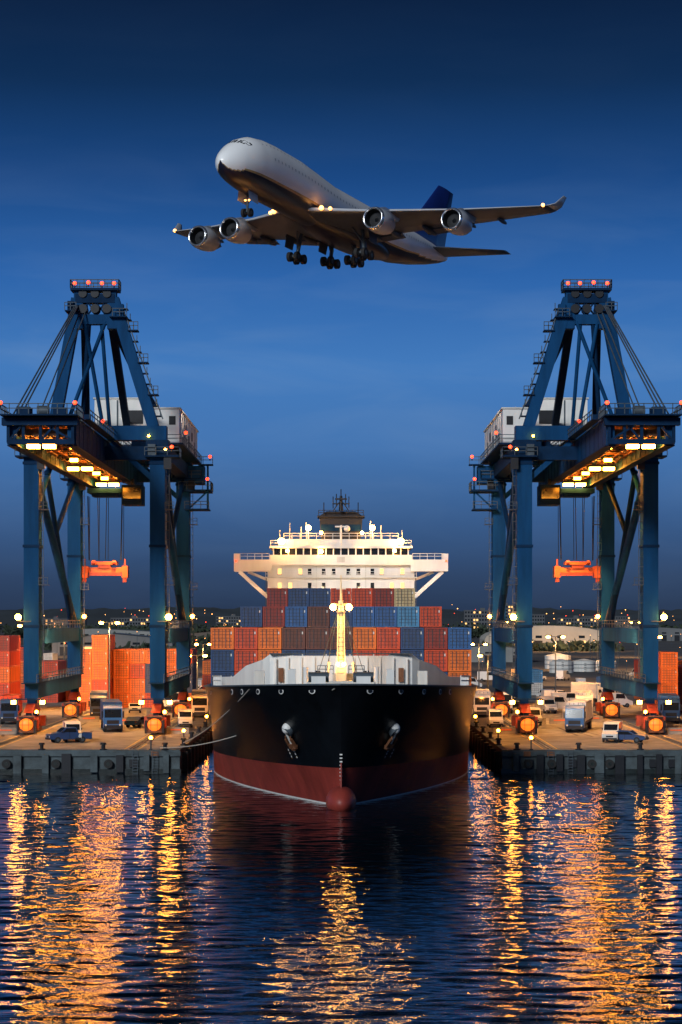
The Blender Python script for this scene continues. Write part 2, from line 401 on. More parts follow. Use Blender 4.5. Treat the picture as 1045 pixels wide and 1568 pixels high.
for sg in(-1,1):
    slight('mast_lamp',(sg*.9,my-1.9,18.9),(0,my,13),1600,(1,.48,.12),80,.3,ship)
    slight('foredeck_lamp',(sg*2.6,my-3.0,12.2),(0,my,15),1500,(1,.48,.12),80,.3,ship)
    slight('foredeck_lamp',(sg*1.2,my+1,18.3),(sg*6.5,231,11.5),900,(1,.74,.48),90,.3,ship)
# superstructure
b=MB(); SY=325.
b.box(-11.0,11.0,SY,SY+14,8.8,25.6,'white')
b.box(-11.4,11.4,SY-.5,SY+14.5,23.65,23.82,'dirtywhite'); b.box(-11.4,11.4,SY-.5,SY+14.5,21.4,21.57,'dirtywhite')
b.box(-10.6,10.6,SY-.9,SY+10,25.6,27.1,'white')
b.box(-10.1,10.1,SY-.4,SY+9.6,27.1,28.1,'glass')
for k in np.arange(-10.1,10.15,1.12): b.box(k-.09,k+.09,SY-.46,SY-.38,27.1,28.1,'white')
b.box(-10.7,10.7,SY-1.1,SY+10,28.1,28.45,'white')
b.box(-8.6,8.6,SY+.6,SY+9,28.45,29.5,'white')
for sg in(-1,1):
    x0,x1=sorted((sg*10.4,sg*16)); b.box(x0,x1,SY-1.0,SY+3,24.9,26.4,'white'); b.box(x0,x1,SY-1.2,SY+3.2,24.65,24.898,'white')
    x0,x1=sorted((sg*15.2,sg*16.02)); b.box(x0,x1,SY-1.05,SY+3.1,26.4,27.3,'white')
    b.beam((sg*11,SY-.2,20.8),(sg*15.2,SY-.2,24.6),1.0,.55,'white'); b.beam((sg*11,SY+2,23.4),(sg*14,SY+2,24.6),.5,.4,'white')
    b.rail([(sg*10.7,SY-.9,26.4),(sg*15.1,SY-.9,26.4)],'white',.9,1.1,.07)
for zz,ks in ((24.2,(-9.2,-6.1,-4.7,-2.6,-1.1,1.1,2.6,4.7,6.1,9.2)),(22.1,(-9.2,-7.6,-4.7,-2.6,2.6,4.7,7.6,9.2)),(19.8,(-9,-6,6,9))):
    for k in ks:
        lit=(zz>24 and abs(k) in(6.1,9.2)) or (21<zz<23 and abs(k) in(7.6,9.2))
        b.box(k-.27,k+.27,SY-.06,SY-.001,zz,zz+.85,'litglass' if lit else 'glass'); b.box(k-.34,k+.34,SY-.05,SY-.0005,zz-.08,zz-.02,'steel')
b.rail([(-8.6,SY+.7,29.5),(8.6,SY+.7,29.5)],'white',.9,1.2,.07); b.rail([(-10.5,SY-1,28.45),(10.5,SY-1,28.45)],'white',.8,1.2,.06)
b.rail([(-11.3,SY-.45,23.82),(11.3,SY-.45,23.82)],'white',.8,1.2,.05)
for k in (-11.2,11.2): b.box(k-.06,k+.06,SY-.4,SY-.2,9,25,'steel')
for k in (-3.7,3.7): b.box(k-.05,k+.05,SY-.08,SY-.002,9,25.5,'dirtywhite')
b.box(-.6,.6,SY-.95,SY-.905,26.0,26.8,'dirtywhite')
b.build('superstructure',ship)
b=MB()
ft=[(-3.0,29.4),(3.0,29.4),(3.3,33.2),(2.2,33.9),(-2.2,33.9),(-3.3,33.2)]
b.prism(ft,SY+5,SY+10,'dark','y'); b.box(-3.6,3.6,SY+4.6,SY+10.4,33.0,33.25,'dark'); b.rail([(-3.4,SY+4.7,33.25),(3.4,SY+4.7,33.25)],'dark',.8,.8,.09)
b.box(-3.05,3.05,SY+4.94,SY+4.999,30.9,31.9,'dblue')
b.cyl((0,SY+4,33.9),(0,SY+4,36.2),.35,'dark',r2=.2); b.beam((-1.3,SY+4,35.0),(1.3,SY+4,35.0),.2,.18,'dark'); b.beam((-.9,SY+3.6,35.7),(.9,SY+3.6,35.7),.3,.25,'dark')
b.cyl((0,SY+4,36.2),(0,SY+4,37.2),.08,'dark'); b.beam((-1.2,SY+4,33.9),(-.3,SY+4,35.2),.15,.15,'dark'); b.beam((1.2,SY+4,33.9),(.3,SY+4,35.2),.15,.15,'dark')
for x,z in((-1.2,36.1),(1.2,36.1),(-2.6,35.2),(2.6,35.2),(-.7,36.5),(.7,36.5)): b.cyl((x,SY+4,z-1.8),(x,SY+4,z),.07,'dark',n=6)
b.sph((.9,SY+3,31.2),.5,'white'); b.cyl((0,SY+.6,28.4),(0,SY+.6,31.6),.16,'white'); b.beam((-.9,SY+.5,31.4),(.9,SY+.5,31.4),.2,.2,'white')
for x,h in((-9.2,2.5),(9.2,2.5),(-6,3),(6,3.2),(-5.2,3.6),(4.4,3.8),(-7.7,3.6)): b.cyl((x,SY+1,28.4),(x,SY+1,28.4+h),.06,'white',n=6)
b.build('funnel_and_mast',ship)
b=MB()
LS=[(-8.9,SY-1.0,29.1,.5),(8.9,SY-1.0,29.1,.5),(-4.9,SY+.2,31.2,.4),(4.7,SY+.2,31.2,.4),(-3.0,SY-1.2,27.6,.32),(8,SY-1.2,27.7,.25),(-8,SY-1.2,27.7,.25),(-3,SY+4,30.6,.25),(3.2,SY+4,30.6,.25)]
for x,y,z,r in LS: b.sph((x,y,z),r,'lampW')
for x in(-4.9,4.7): b.cyl((x,SY+.6,28.5),(x,SY+.6,31.2),.1,'white')
for sg in (-1,1): b.sph((sg*15.7,SY-1.2,26.2),.16,'lampR')
b.build('deck_lamps',ship)
for x in(-8.5,-3,3,8.5): slight('bridge_fill',(x,SY-8,22),(x,SY,24.5),560,(1,.72,.40),120,.5,ship)  # unseen fill spots added ahead of the bridge to brighten its front
for x in(-8.9,8.9): slight('bridge_lamp',(x,SY-2.4,29.8),(x,SY+1,26),1100,(1,.48,.13),130,.3,ship)
for x in(-3,3): slight('bridge_lamp',(x,SY-2.4,28.4),(x,SY,25),300,(1,.52,.16),130,.3,ship)
for x in(-4.9,4.7): slight('roof_lamp',(x,SY-1.5,31.2),(x,SY+3,29.5),500,(1,.48,.13),130,.3,ship)
for x in(-14,14): slight('wing_lamp',(x,SY-5,21.5),(x,SY,25),300,(1,.76,.5),110,.3,ship)
b=MB()
def rope(p,q,sag,r=.06):
    p=Vector(p);q=Vector(q);n=18;prev=None
    for i in range(n+1):
        t=i/n;c=p.lerp(q,t)-Vector((0,0,4*sag*t*(1-t)))
        if prev is not None: b.cyl(prev,c,r,'rope',n=6,cap=False)
        prev=c
rope((-.6,195.9,11.2),(-20.5,QY-.1,2.9),1.4); rope((-8.6,203.4,10.9),(-QX-.3,256,2.9),.6)
b.build('mooring_line',ship)
# ---------------------------------------------------------------- containers
CC={'navy':(.012,.05,.15),'orange':(.78,.16,.015),'red':(.60,.06,.015),'brown':(.12,.032,.022),'dred':(.26,.022,.014),'sky':(.06,.24,.44),'blue':(.018,.10,.29),'cream':(.55,.42,.22),'white':(.6,.6,.58),'green':(.03,.13,.09)}
CW,CH,CL=2.62,2.44,12.1
cmesh={}
def cont_mesh(col,cw=CW,ch=CH,cl=CL):
    key=(col,cw,ch)
    if key in cmesh: return cmesh[key]
    m=pbr('container_'+col,CC[col],.5,0,.42,.9,.05,streak=True); b=MB(); w2=cw/2
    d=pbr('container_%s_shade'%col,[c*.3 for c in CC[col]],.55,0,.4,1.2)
    n=34
    for sg in(-1,1):
        pr=[]
        for i in range(n+1):
            y=.15+(cl-.3)*i/n; pr.append((sg*(w2-(.10 if i%2 else .04)),y))
        for i in range(n):
            b.poly([(pr[i][0],pr[i][1],.12),(pr[i+1][0],pr[i+1][1],.12),(pr[i+1][0],pr[i+1][1],ch-.12),(pr[i][0],pr[i][1],ch-.12)],m)
        for z in(0,ch-.14): b.box(sg*w2-sg*.14,sg*w2,.15,cl-.15,z,z+.14,m)
    b.box(-w2+.05,w2-.05,.1,cl-.1,ch-.1,ch-.04,m)
    for y0,y1 in((0,.18),(cl-.18,cl)):
        for sg in(-1,1): b.box(sg*w2-sg*.17,sg*w2,y0,y1,0,ch,m)
        b.box(-w2+.17,w2-.17,y0,y1,ch-.16,ch,m); b.box(-w2+.17,w2-.17,y0,y1,0,.16,m)
    b.box(-w2+.17,w2-.17,.09,.14,.16,ch-.16,m); b.box(-.03,.03,.05,.089,.16,ch-.16,d)
    for x in(-.85,-.4,.4,.85):
        b.cyl((x,.035,.1),(x,.035,ch-.1),.03,'steel',n=6); b.box(x-.02,x+.16,.0,.03,ch*.42,ch*.42+.06,'steel')
        b.box(x-.07,x+.07,.0,.06,.14,.24,d); b.box(x-.07,x+.07,.0,.06,ch-.25,ch-.15,d)
    for z in (ch*.2,ch*.36,ch*.52,ch*.68,ch*.84): b.box(-w2+.2,w2-.2,.075,.089,z-.035,z+.035,d)
    b.box(.95,1.08,.06,.07,ch*.7,ch*.82,'dirtywhite')
    b.box(-w2+.17,w2-.17,cl-.12,cl-.07,.16,ch-.16,m)
    cmesh[key]=b.mesh('shipping_container_'+col); return cmesh[key]
def cont(x,y,z,col,rot=0):
    o=bpy.data.objects.new('shipping_container',cont_mesh(col)); sc.collection.objects.link(o); o.location=(x,y,z); o.rotation_euler=(0,0,rot); return o
N=dict(n='navy',o='orange',r='red',b='brown',d='dred',s='sky',u='blue',c='cream',w='white')
P=2.70
def row(s,y,z):
    n=len(s)
    for i,c in enumerate(s):
        if c!='.': cont((i-(n-1)/2)*P,y+random.uniform(-.12,.12),z,N[c])
row('nronnnrrnro',246.5,11.56)
row('orobbborndu',246.5,14.07)
row('nrrundrnrno',246.5,9.05)
row('ndubnuusr',261,16.57); row('rubnodbru',261,14.06)
row('dnnrrdc',276,19.0); row('nudrbur',276,16.5)
row('dnurnbu',291,16.5); row('rnudnrb',306,16.5)
for x in(-11,-4,4,11): slight('cargo_fill',(x,226,22),(x,247,13.5),1300,(1,.84,.62),90,.4,ship)  # unseen spots added to brighten the container fronts
# ---------------------------------------------------------------- gantry cranes
def crane(sx):
    C=empty('gantry_crane',(sx*32.6,311,QZ))
    def pt(p): return (p[0]*-sx,p[1],p[2])
    class W(MB):
        def box(s,x0,x1,*a): MB.box(s,x0*-sx,x1*-sx,*a)
        def beam(s,p,q,*a): MB.beam(s,pt(p),pt(q),*a)
        def cyl(s,p,q,*a,**k): MB.cyl(s,pt(p),pt(q),*a,**k)
        def sph(s,p,*a,**k): MB.sph(s,pt(p),*a,**k)
        def poly(s,pts,m): MB.poly(s,[pt(p) for p in pts],m)
    y0,y1=288.,334.
    b=W()
    for x in(-41,-24.3):
        for y in(y0,y1):
            b.box(x-1,x+1,y-1.1,y+2.0,9,41.2,'blue')
            for z in(16.4,27,38): b.box(x-1.12,x+1.12,y-1.22,y+2.12,z,z+.35,'dblue')
            b.box(x-1.5,x+1.5,y-1.5,y+1.5,39.2,41.2,'dblue')
            for k in np.arange(10,38,1.2): b.box(x+1.0,x+1.5,y-.4,y-.3,k,k+.08,'steel')
            b.beam((x+1.5,y-.35,10),(x+1.5,y-.35,38),.08,.08,'steel')
            for z in(22,32): b.box(x+1,x+2.2,y-1.2,y+.6,z,z+.08,'steel'); b.rail([(x+1,y-1.2,z),(x+2.2,y-1.2,z)],'steel',1,.6,.07)
        b.box(x-.9,x+.9,y0-1,y1+1,7.0,9.0,'blue'); b.box(x-.8,x+.8,y0+2.1,y1-1.1,14.2,16.2,'blue')
        b.box(x-1.05,x+1.05,y0-3,y1+3,8.98,9.1,'dblue')
        b.rail([(x+1,y0+2,16.2),(x+1,y1-2,16.2)],'steel',1.1,3); b.rail([(x+1,y0-3,9.1),(x+1,y1+3,9.1)],'steel',1.1,3)
        b.cyl((x,y0+1,38),(x,y1-1,17),.55,'blue'); b.cyl((x,y0+14,38),(x,y1-4,16.2),.38,'dblue'); b.cyl((x,y1-1,38.5),(x,y0+24,30),.38,'dblue')
        b.cyl((x,y0+1,31),(x,y0+22,41),.4,'blue'); b.box(x-.9,x+.9,y0+2,y1-1.5,39.2,41.1,'dblue')
    for y in(y0,y1):
        b.box(-42.0,-23.1,y-1.1,y+1.1,41.2,43.1,'blue')
        b.beam((-41,y,35.5),(-38.6,y,40),.6,.6,'blue'); b.beam((-24.3,y,35.5),(-30.5,y,41),.7,.7,'blue')
        b.box(-31.3,-25.3,y-.7,y+.7,38.6,40.4,'dblue')
    for x,y in((-24.3,y0),(-24.3,y1),(-41,y0),(-41,y1)):
        xa=x+ (2.9 if x>-30 else -2.0)
        b.box(min(x-1.6,xa),max(x+1.6,xa),y-2.2,y+2.2,38.9,39.1,'dblue')
        b.rail([(min(x-1.6,xa),y-2.2,39.1),(max(x+1.6,xa),y-2.2,39.1),(max(x+1.6,xa),y+2.2,39.1)],'steel',1.1,1.4)
        b.box(x-1.2,x-.2,y-2,y-1.3,39.1,40.6,'steel'); b.box(x+.9,x+1.9,y-2,y-1.5,37.3,38.8,'dark')
    b.box(-24.8,-19.9,y1-3,y1+3,37.0,37.3,'dblue'); b.box(-24,-21.0,y1-2,y1+2,38.3,41.0,'blue'); b.box(-23.9,-20.2,y1-2.6,y1+2,34.2,34.4,'dblue')
    b.rail([(-24.8,y1-3,37.3),(-19.9,y1-3,37.3),(-19.9,y1+3,37.3)],'steel',1.2,1.2); b.rail([(-23.9,y1-2.6,34.4),(-20.2,y1-2.6,34.4)],'steel',1.1,1)
    b.beam((-20.4,y1-2,34.3),(-20.4,y1-2,41),.3,.3,'blue'); b.box(-21.8,-19.6,y1-2.8,y1-1,41.0,41.2,'dblue'); b.rail([(-24,y1-2.9,41.2),(-19.6,y1-2.9,41.2)],'steel',1.1,1.1)
    b.beam((-23.3,y1-2,34.4),(-20.5,y1-2,37),.25,.25,'blue')
    b.build('portal_frame',C)
    b=W()
    for x in(-41,-24.3):
        for y in(y0,y1):
            b.box(x-.55,x+.55,y-.8,y+.8,6.2,7.0,'dblue')
            b.add([pt(p) for p in[(x-.6,y-4,5.2),(x+.6,y-4,5.2),(x+.6,y+4,5.2),(x-.6,y+4,5.2),(x-.6,y-1.2,6.3),(x+.6,y-1.2,6.3),(x+.6,y+1.2,6.3),(x-.6,y+1.2,6.3)]],[(0,1,5,4),(1,2,6,5),(2,3,7,6),(3,0,4,7),(4,5,6,7),(3,2,1,0)],'red')
            for dy in(-3.2,3.2):
                b.box(x-.7,x+.7,y+dy-1.9,y+dy+1.9,3.5,4.5,'red'); b.box(x-.35,x+.35,y+dy-.4,y+dy+.4,4.4,5.3,'dblue')
                b.box(x-1.5,x-.72,y+dy-.7,y+dy+.3,3.2,4.7,'red'); b.box(x+.72,x+1.4,y+dy-.9,y+dy+.1,3.2,4.6,'red')
                for k in(-1.2,0,1.2):
                    for o in (-.42,.42): b.cyl((x+o-.2,y+dy+k,3.05),(x+o+.2,y+dy+k,3.05),.52,'rust',n=14)
            b.box(x-1.0,x+1.0,y-5.4,y-5.1,2.7,4.9,'rust'); b.box(x-1.25,x-1.0,y-5.7,y-4.6,2.6,4.3,'dark'); b.box(x+1.0,x+1.25,y-5.7,y-4.6,2.6,4.3,'dark')
            b.sph((x,y-5.7,3.75),1,'glowO',(.9,.5,.82),n=20,k=12)
            b.box(x-.95,x+.95,y-6.1,y-5.3,4.6,4.75,'dark')
            for k in(-.42,.42): b.beam((x+k,y-6.28,2.9),(x+k,y-6.28,4.6),.05,.05,'dark')
            b.beam((x-.9,y-6.3,3.75),(x+.9,y-6.3,3.75),.05,.05,'dark'); b.beam((x-.9,y-6.2,2.9),(x+.9,y-6.2,2.9),.12,.12,'rust')
            b.sph((x+1.3,y-5.3,5.4),.22,'lampO')
    b.build('bogies',C)
    b=W(); ya,yb=256.,344.
    for x in(-39.3,-32.3):
        b.box(x,x+1.0,ya,yb,38.1,41.2,'blue')
        for k in np.arange(ya+3,yb,4.5): b.box(x-.05,x+1.05,k,k+.15,38.2,41.1,'dblue')
        b.box(x-.1,x+1.1,ya,yb,41.2,41.32,'dblue'); b.box(x-.12,x+1.12,ya+.02,yb,37.95,38.1,'dblue')
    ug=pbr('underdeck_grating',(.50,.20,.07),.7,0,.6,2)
    for i,k in enumerate(np.arange(ya+1.2,yb,3.6)):
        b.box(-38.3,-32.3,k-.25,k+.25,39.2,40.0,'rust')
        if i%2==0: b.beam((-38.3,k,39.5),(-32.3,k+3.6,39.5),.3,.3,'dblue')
        else: b.beam((-32.3,k,39.5),(-38.3,k+3.6,39.5),.3,.3,'dblue')
        for q in range(3):
            xx=-38+random.random()*5; b.box(xx,xx+.5,k+.6,k+1.6,39.0,39.6,random.choice(['dark','steel','dblue']))
    for xx in(-37.4,-36.2,-34.4,-33.2): b.box(xx-.08,xx+.08,ya,yb,39.0,39.19,'rust')
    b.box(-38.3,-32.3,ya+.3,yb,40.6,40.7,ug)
    b.box(-39.9,-31.0,ya-1.2,ya-.02,40.3,41.2,'dblue'); b.box(-39.9,-30.9,ya-2.6,ya+3,41.33,41.5,'dblue')
    b.beam((-39.3,ya-.6,38.4),(-31.4,ya-.6,38.4),.5,.6,'dblue')
    for k in(-39.2,-37.4,-35.4,-33.4,-31.6): b.beam((k,ya-.6,38.3),(k,ya-.6,41),.35,.35,'dblue')
    for k in(-39.2,-35.4): b.beam((k,ya-.7,38.4),(k+2,ya-.7,40.8),.25,.25,'dblue')
    for k in(-33.4,): b.beam((k+2,ya-.7,38.4),(k-2,ya-.7,40.8),.25,.25,'dblue')
    b.rail([(-39.9,ya+3,41.5),(-39.9,ya-2.6,41.5),(-30.9,ya-2.6,41.5),(-30.9,ya+3,41.5)],'steel',1.2,1.1,.1)
    for x in(-39.9,-30.5):
        b.box(x-.5,x+.5,ya+3,yb-3,41.33,41.42,'dblue'); b.rail([(x+(.5 if x>-35 else -.3),ya+3,41.4),(x+(.5 if x>-35 else -.3),yb-3,41.4)],'steel',1.1,2.6,.09)
    b.box(-38.5,-36.9,ya+1,ya+3.5,41.5,42.7,'dblue'); b.box(-34,-32.5,ya,ya+2,41.5,42.5,'dblue'); b.cyl((-36,ya+1,42.2),(-34.6,ya+1,42.2),.6,'steel')
    r=random.Random(11)
    for i in range(22):
        yy=r.uniform(ya+8,yb-8); xx=r.choice([-39,-37,-34,-32]); hh=r.uniform(.6,1.7); b.box(xx-.5,xx+.5,yy-.8,yy+.8,41.45,41.45+hh,r.choice(['dblue','steel','dblue','blue','dark']))
    for yy in(259.5,298,333):
        for xx in(-36.8,-34.9): 
            b.box(xx-.85,xx+.85,yy-.7,yy+.7,38.35,38.62,'dark'); b.box(xx-.7,xx+.7,yy-.75,yy+.6,37.95,38.34,'lampY')
    for yy in (285,311,322):
        b.box(-35.6,-34.6,yy-.3,yy+.3,38.2,38.6,'lampO')
    b.box(-32.2,-29.2,318,323,34.3,37.2,'dblue'); b.box(-32.0,-29.4,317.94,317.99,35.2,36.8,'glass'); b.box(-31,-30.6,320,321,37.2,38.2,'dark')
    b.build('boom',C)
    b=W(); T=61.0; ax0,ax1=-35.2,-30.0
    b.box(ax0-.6,ax1+.6,286.6,289.6,T,T+.3,'dblue'); b.rail([(ax0-.6,286.7,T+.3),(ax1+.6,286.7,T+.3),(ax1+.6,289.5,T+.3),(ax0-.6,289.5,T+.3),(ax0-.6,286.7,T+.3)],'steel',1.1,.9,.1)
    b.box(ax0,ax1,287.1,289,59.4,60.6,'dblue'); b.box(ax0+.3,ax1-.3,287.3,288.8,56.6,57.9,'blue')
    for x in(ax0+.4,ax1-.4): b.box(x-.6,x+.6,287.2,288.9,56.0,T,'blue')
    for k in range(4): b.beam((ax0+.6+k*1.1,287.4,57.9),(ax0+1.7+k*1.1,287.4,59.4),.22,.22,'dblue'); b.beam((ax0+1.7+k*1.1,287.4,57.9),(ax0+.6+k*1.1,287.4,59.4),.22,.22,'dblue') 
    for k in (0,1.6,3.2): b.cyl((ax0+1+k,286.9,60.6),(ax0+1+k,288.9,60.6),.55,'dark'); b.cyl((ax0+1+k,286.9,58.6),(ax0+1+k,288.9,58.6),.6,'dark')
    b.box(ax0-1.3,ax0+.6,286.4,289.8,58.2,58.35,'dblue'); b.rail([(ax0-1.3,286.4,58.35),(ax0+.2,286.4,58.35)],'steel',1,.7)
    b.box(ax1-.6,ax1+1.7,286.4,289.8,57.4,57.55,'dblue'); b.rail([(ax1-.2,286.4,57.55),(ax1+1.7,286.4,57.55)],'steel',1,.7)
    b.box(ax1+.3,ax1+1.2,286.8,288,57.6,59.2,'blue'); b.box(ax0-1,ax0-.2,286.8,288,58.4,59.6,'dblue')
    b.beam((ax0+.2,288,60),(-38.4,288,41.4),1.5,1.7,'blue'); b.beam((ax1-.2,288,60),(-24.9,288,43),1.5,1.7,'blue')
    b.beam((ax0+.9,289.5,59),(-38.6,330,43),1.0,1.0,'dblue'); b.beam((ax1-.9,289.5,59),(-32.0,330,43),1.0,1.0,'dblue')
    b.beam((ax1-1.2,289.5,58.6),(-25.5,331,43),.9,.9,'dblue')
    b.cyl((ax0+1.2,287.5,57.0),(-31.8,290,43),.26,'blue'); b.cyl((ax1-1.2,287.5,57.0),(-37.5,290,41.4),.26,'blue'); b.cyl((ax0+1.8,287.6,57.2),(-35.0,292,41.4),.32,'dblue'); b.cyl((ax1-1.8,287.6,57.2),(-31,292,41.4),.25,'blue')
    b.cyl((-26.4,288,47.5),(-26.8,315,43.5),.3,'blue')
    for dx in(0,.5,1.0): b.cyl((ax0+dx*.4,287,59),(-39.2+dx,258,41.5),.11,'steel',n=6)
    for dx in(0,.7): b.cyl((ax0+.6+dx,287,58),(-37.8+dx,268,41.5),.1,'steel',n=6)
    p=Vector((ax1-.2,288,60));q=Vector((-24.9,288,43))
    for k in range(1,12):
        c=p.lerp(q,k/12); b.box(c.x+.6,c.x+1.5,287.2,288.6,c.z-.05,c.z+.06,'dblue'); b.beam((c.x+1.4,287.2,c.z),(c.x+1.4,287.2,c.z+.8),.1,.1,'steel')
    for k in(3,6,9):
        c=p.lerp(q,k/12); b.box(c.x+.6,c.x+2.0,286.9,288.8,c.z-.1,c.z+.06,'dblue'); b.rail([(c.x+.8,286.9,c.z),(c.x+2.0,286.9,c.z)],'steel',1.1,.6,.09)
    b.beam((p.x+1.2,287.2,p.z-1),(q.x+1.3,287.2,q.z+1),.16,.16,'steel')
    b.build('a_frame',C)
    b=W()
    b.box(-25.8,-22.4,300,338,41.9,46.6,'white'); b.box(-26,-22.2,299.8,338.2,46.6,46.8,'dirtywhite'); b.box(-26.4,-21.8,299,339,41.6,41.85,'dblue')
    for k in np.arange(303,338,3.5): b.box(-22.4,-22.33,k,k+.08,42,46.5,'steel')
    for k in(306,318,330): b.box(-22.4,-22.32,k,k+1.6,42.2,44.4,'steel'); 
    for k in(312,324): b.box(-22.4,-22.32,k,k+2,44.2,45.4,'dark')
    b.box(-25.2,-24.2,299.93,299.995,42,44.2,'steel'); b.box(-23.8,-22.9,299.93,299.995,44.4,45.6,'dark')
    b.rail([(-26.4,299,41.85),(-21.8,299,41.85),(-21.8,339,41.85)],'steel',1.1,2.4)
    b.box(-36.6,-28.2,322,334,43.4,50.2,'white'); b.box(-36.8,-28,321.8,334.2,50.2,50.4,'dirtywhite')
    b.box(-33.3,-33.1,321.9,321.99,43.5,50,'steel'); b.box(-31.8,-29.4,321.9,321.99,46.5,48.5,'dark'); b.box(-36,-34.4,321.9,321.99,44,47,'steel')
    b.box(-37.2,-27.6,319,335,42.9,43.2,'dblue'); b.rail([(-37.2,319,43.2),(-27.6,319,43.2)],'steel',1.1,1.4)
    b.box(-29.5,-26.5,305,312,41.5,43.2,'dblue'); b.box(-28,-26,303,304,41.5,44.2,'dblue')
    b.build('machinery_house',C)
    b=W(); ty=336
    b.box(-39.0,-33.4,ty-3,ty+3,36.9,37.6,'dblue'); b.box(-38.4,-34.2,ty-2,ty+2,36.4,36.9,'dblue')
    for x in(-39.1,-37.6,-36.2,-33.8):
        b.cyl((x,ty-1,36.5),(x+( .2 if x<-36.5 else -.2),ty-1,26.6),.06 if x not in(-39.1,-33.8) else .1,'dark',n=6); b.cyl((x,ty+1.5,36.5),(x,ty+1,26.6),.05,'dark',n=6)
    b.box(-38.6,-34.6,ty-1.1,ty+1.1,25.9,26.4,'orange'); b.box(-39.9,-33.1,ty-.8,ty+.8,24.7,25.5,'orange'); b.box(-37.6,-35.6,ty-1,ty+1,25.4,25.95,'red')
    for x in(-39.6,-33.4):
        b.box(x-.45,x+.45,ty-1.4,ty+1.4,23.9,25.7,'orange'); b.box(x-.3,x+.3,ty-1.3,ty-.9,23.2,23.9,'red'); b.box(x-.12,x+.12,ty-1,ty-.8,25.7,26.8,'red')
    for x in(-38.2,-35): b.cyl((x-.25,ty-1.2,26.2),(x+.25,ty-1.2,26.2),.4,'red')
    b.box(-39,-34,ty-.85,ty-.81,24.2,24.7,'red')
    b.build('trolley_and_spreader',C)
    b=W()
    for x in(-42.7,-22.8):
        b.beam((x,y0-1.2,17.2),(-41 if x<-30 else -24.3,y0-1.2,17.2),.12,.12,'steel'); b.sph((x,y0-1.3,17.75),.42,'lampY'); b.cyl((x,y0-1.3,17.1),(x,y0-1.3,17.4),.2,'dark')
    for x in(-39.4,-22.8): b.sph((x,y1-1.3,17.9),.32,'lampO')
    for x in(-43.0,-39.2,-26.2,-22.5):
        b.box(x-.35,x+.35,y0-3.3,y0-3.0,6.3,6.9,'dark'); b.box(x-.3,x+.3,y0-3.36,y0-3.31,6.35,6.8,'lampY'); b.box(min(x,-41 if x<-30 else -24.3),max(x,-41 if x<-30 else -24.3),y0-3.1,y0-2.9,6.9,7.05,'dblue')
    for x,y,z in((-35.2,286.6,61.9),(-33.4,286.6,62.0),(-31.6,286.6,61.9),(-30.0,286.6,61.9),(-39.8,ya-2.6,42.8),(-31.1,ya-2.6,42.8),(-39.9,281,42.6),(-30.3,276,42.7),(-30.3,300,42.7),(-21.4,299,43.2),(-29,316,44),(-22.3,y0-2.3,40.2),(-20,y1-3,42.3),(-20.4,y1-3,38.9)):
        b.sph((x,y,z),.25,'lampR'); b.cyl((x,y,z-.6),(x,y,z-.2),.08,'dark',n=6)
    for x,y,z in((-38.6,257,38.6),(-32.6,262,38.2),(-23.2,y0-1.5,39.9),(-25.4,y0-1.6,41.7)): b.sph((x,y,z),.16,'lampO')
    b.build('crane_lamps',C)
    OC=(1,.30,.035)
    for (x,y,z,p) in ((-35.5,259,37.2,420),(-35.5,267,37.2,360),(-35.5,298,37.2,520),(-35.5,328,37.2,450),(-35.5,279,37.4,360),(-35.5,313,37.4,360)):
        slight('boom_glow_fill',(x*-sx,y,z-1.2),(x*-sx,y+.3,41),p*13,OC,62*1.0 if y>262 else 58,.3,C,.3)  # extra upward spot, added so the boom underside glows orange
        slight('girder_wash',((x+1)*-sx,y,z+.6),((x+3.5)*-sx,y+1,39.5),p*2.2,OC,110,.3,C)
        slight('girder_wash',((x-1)*-sx,y,z+.6),((x-3)*-sx,y+1,39.5),p*1.6,OC,110,.3,C)
    for (x,y,z,p) in((-42.9,y0-3.5,17.8,600),(-22.4,y0-3.5,17.8,600)): plight('leg_lamp_light',(x*-sx,y,z),p,OC,.42,C)
    for (x,y,p) in((-33,300,76000),(-33,328,76000),(-33,272,52000)): slight('quay_flood',(x*-sx,y,37),(x*-sx,y+2,0),p,(1,.44,.12),78,.6,C)
    for (x,y,tx) in((-36.5,y0+6,-40),(-28.0,y0+6,-23.3),(-36.5,y1+6,-40),(-28.5,y1+6,-23.3)):
        slight('leg_wash',((x)*-sx,y-5.5,5),(tx*-sx,y-5.5,15),14000,OC,40,.3,C,.8)
        slight('leg_top_wash',((x if x<-33 else x-3)*-sx,y-5.0,36),(tx*-sx,y-5.5,22),16000,OC,55,.3,C,.8)
    for tx in(-41,-24.3): slight('sill_wash',((tx+(5 if tx<-33 else 4))*-sx,y0+4,13),(tx*-sx,y0+18,11),18000,(1,.42,.13),100,.3,C)
    for x in(-41,-24.3):
        for y in(y0,y1): slight('bogie_lamp',((x+3)*-sx,y-9.5,8.5),(x*-sx,y-1,3.8),1500,(1,.32,.05),80,.25,C)
    slight('house_lamp',(-17*-sx,300,50),(-23*-sx,315,44),3500,(1,.8,.62),70,.3,C)
for sx in(-1,1): crane(sx)
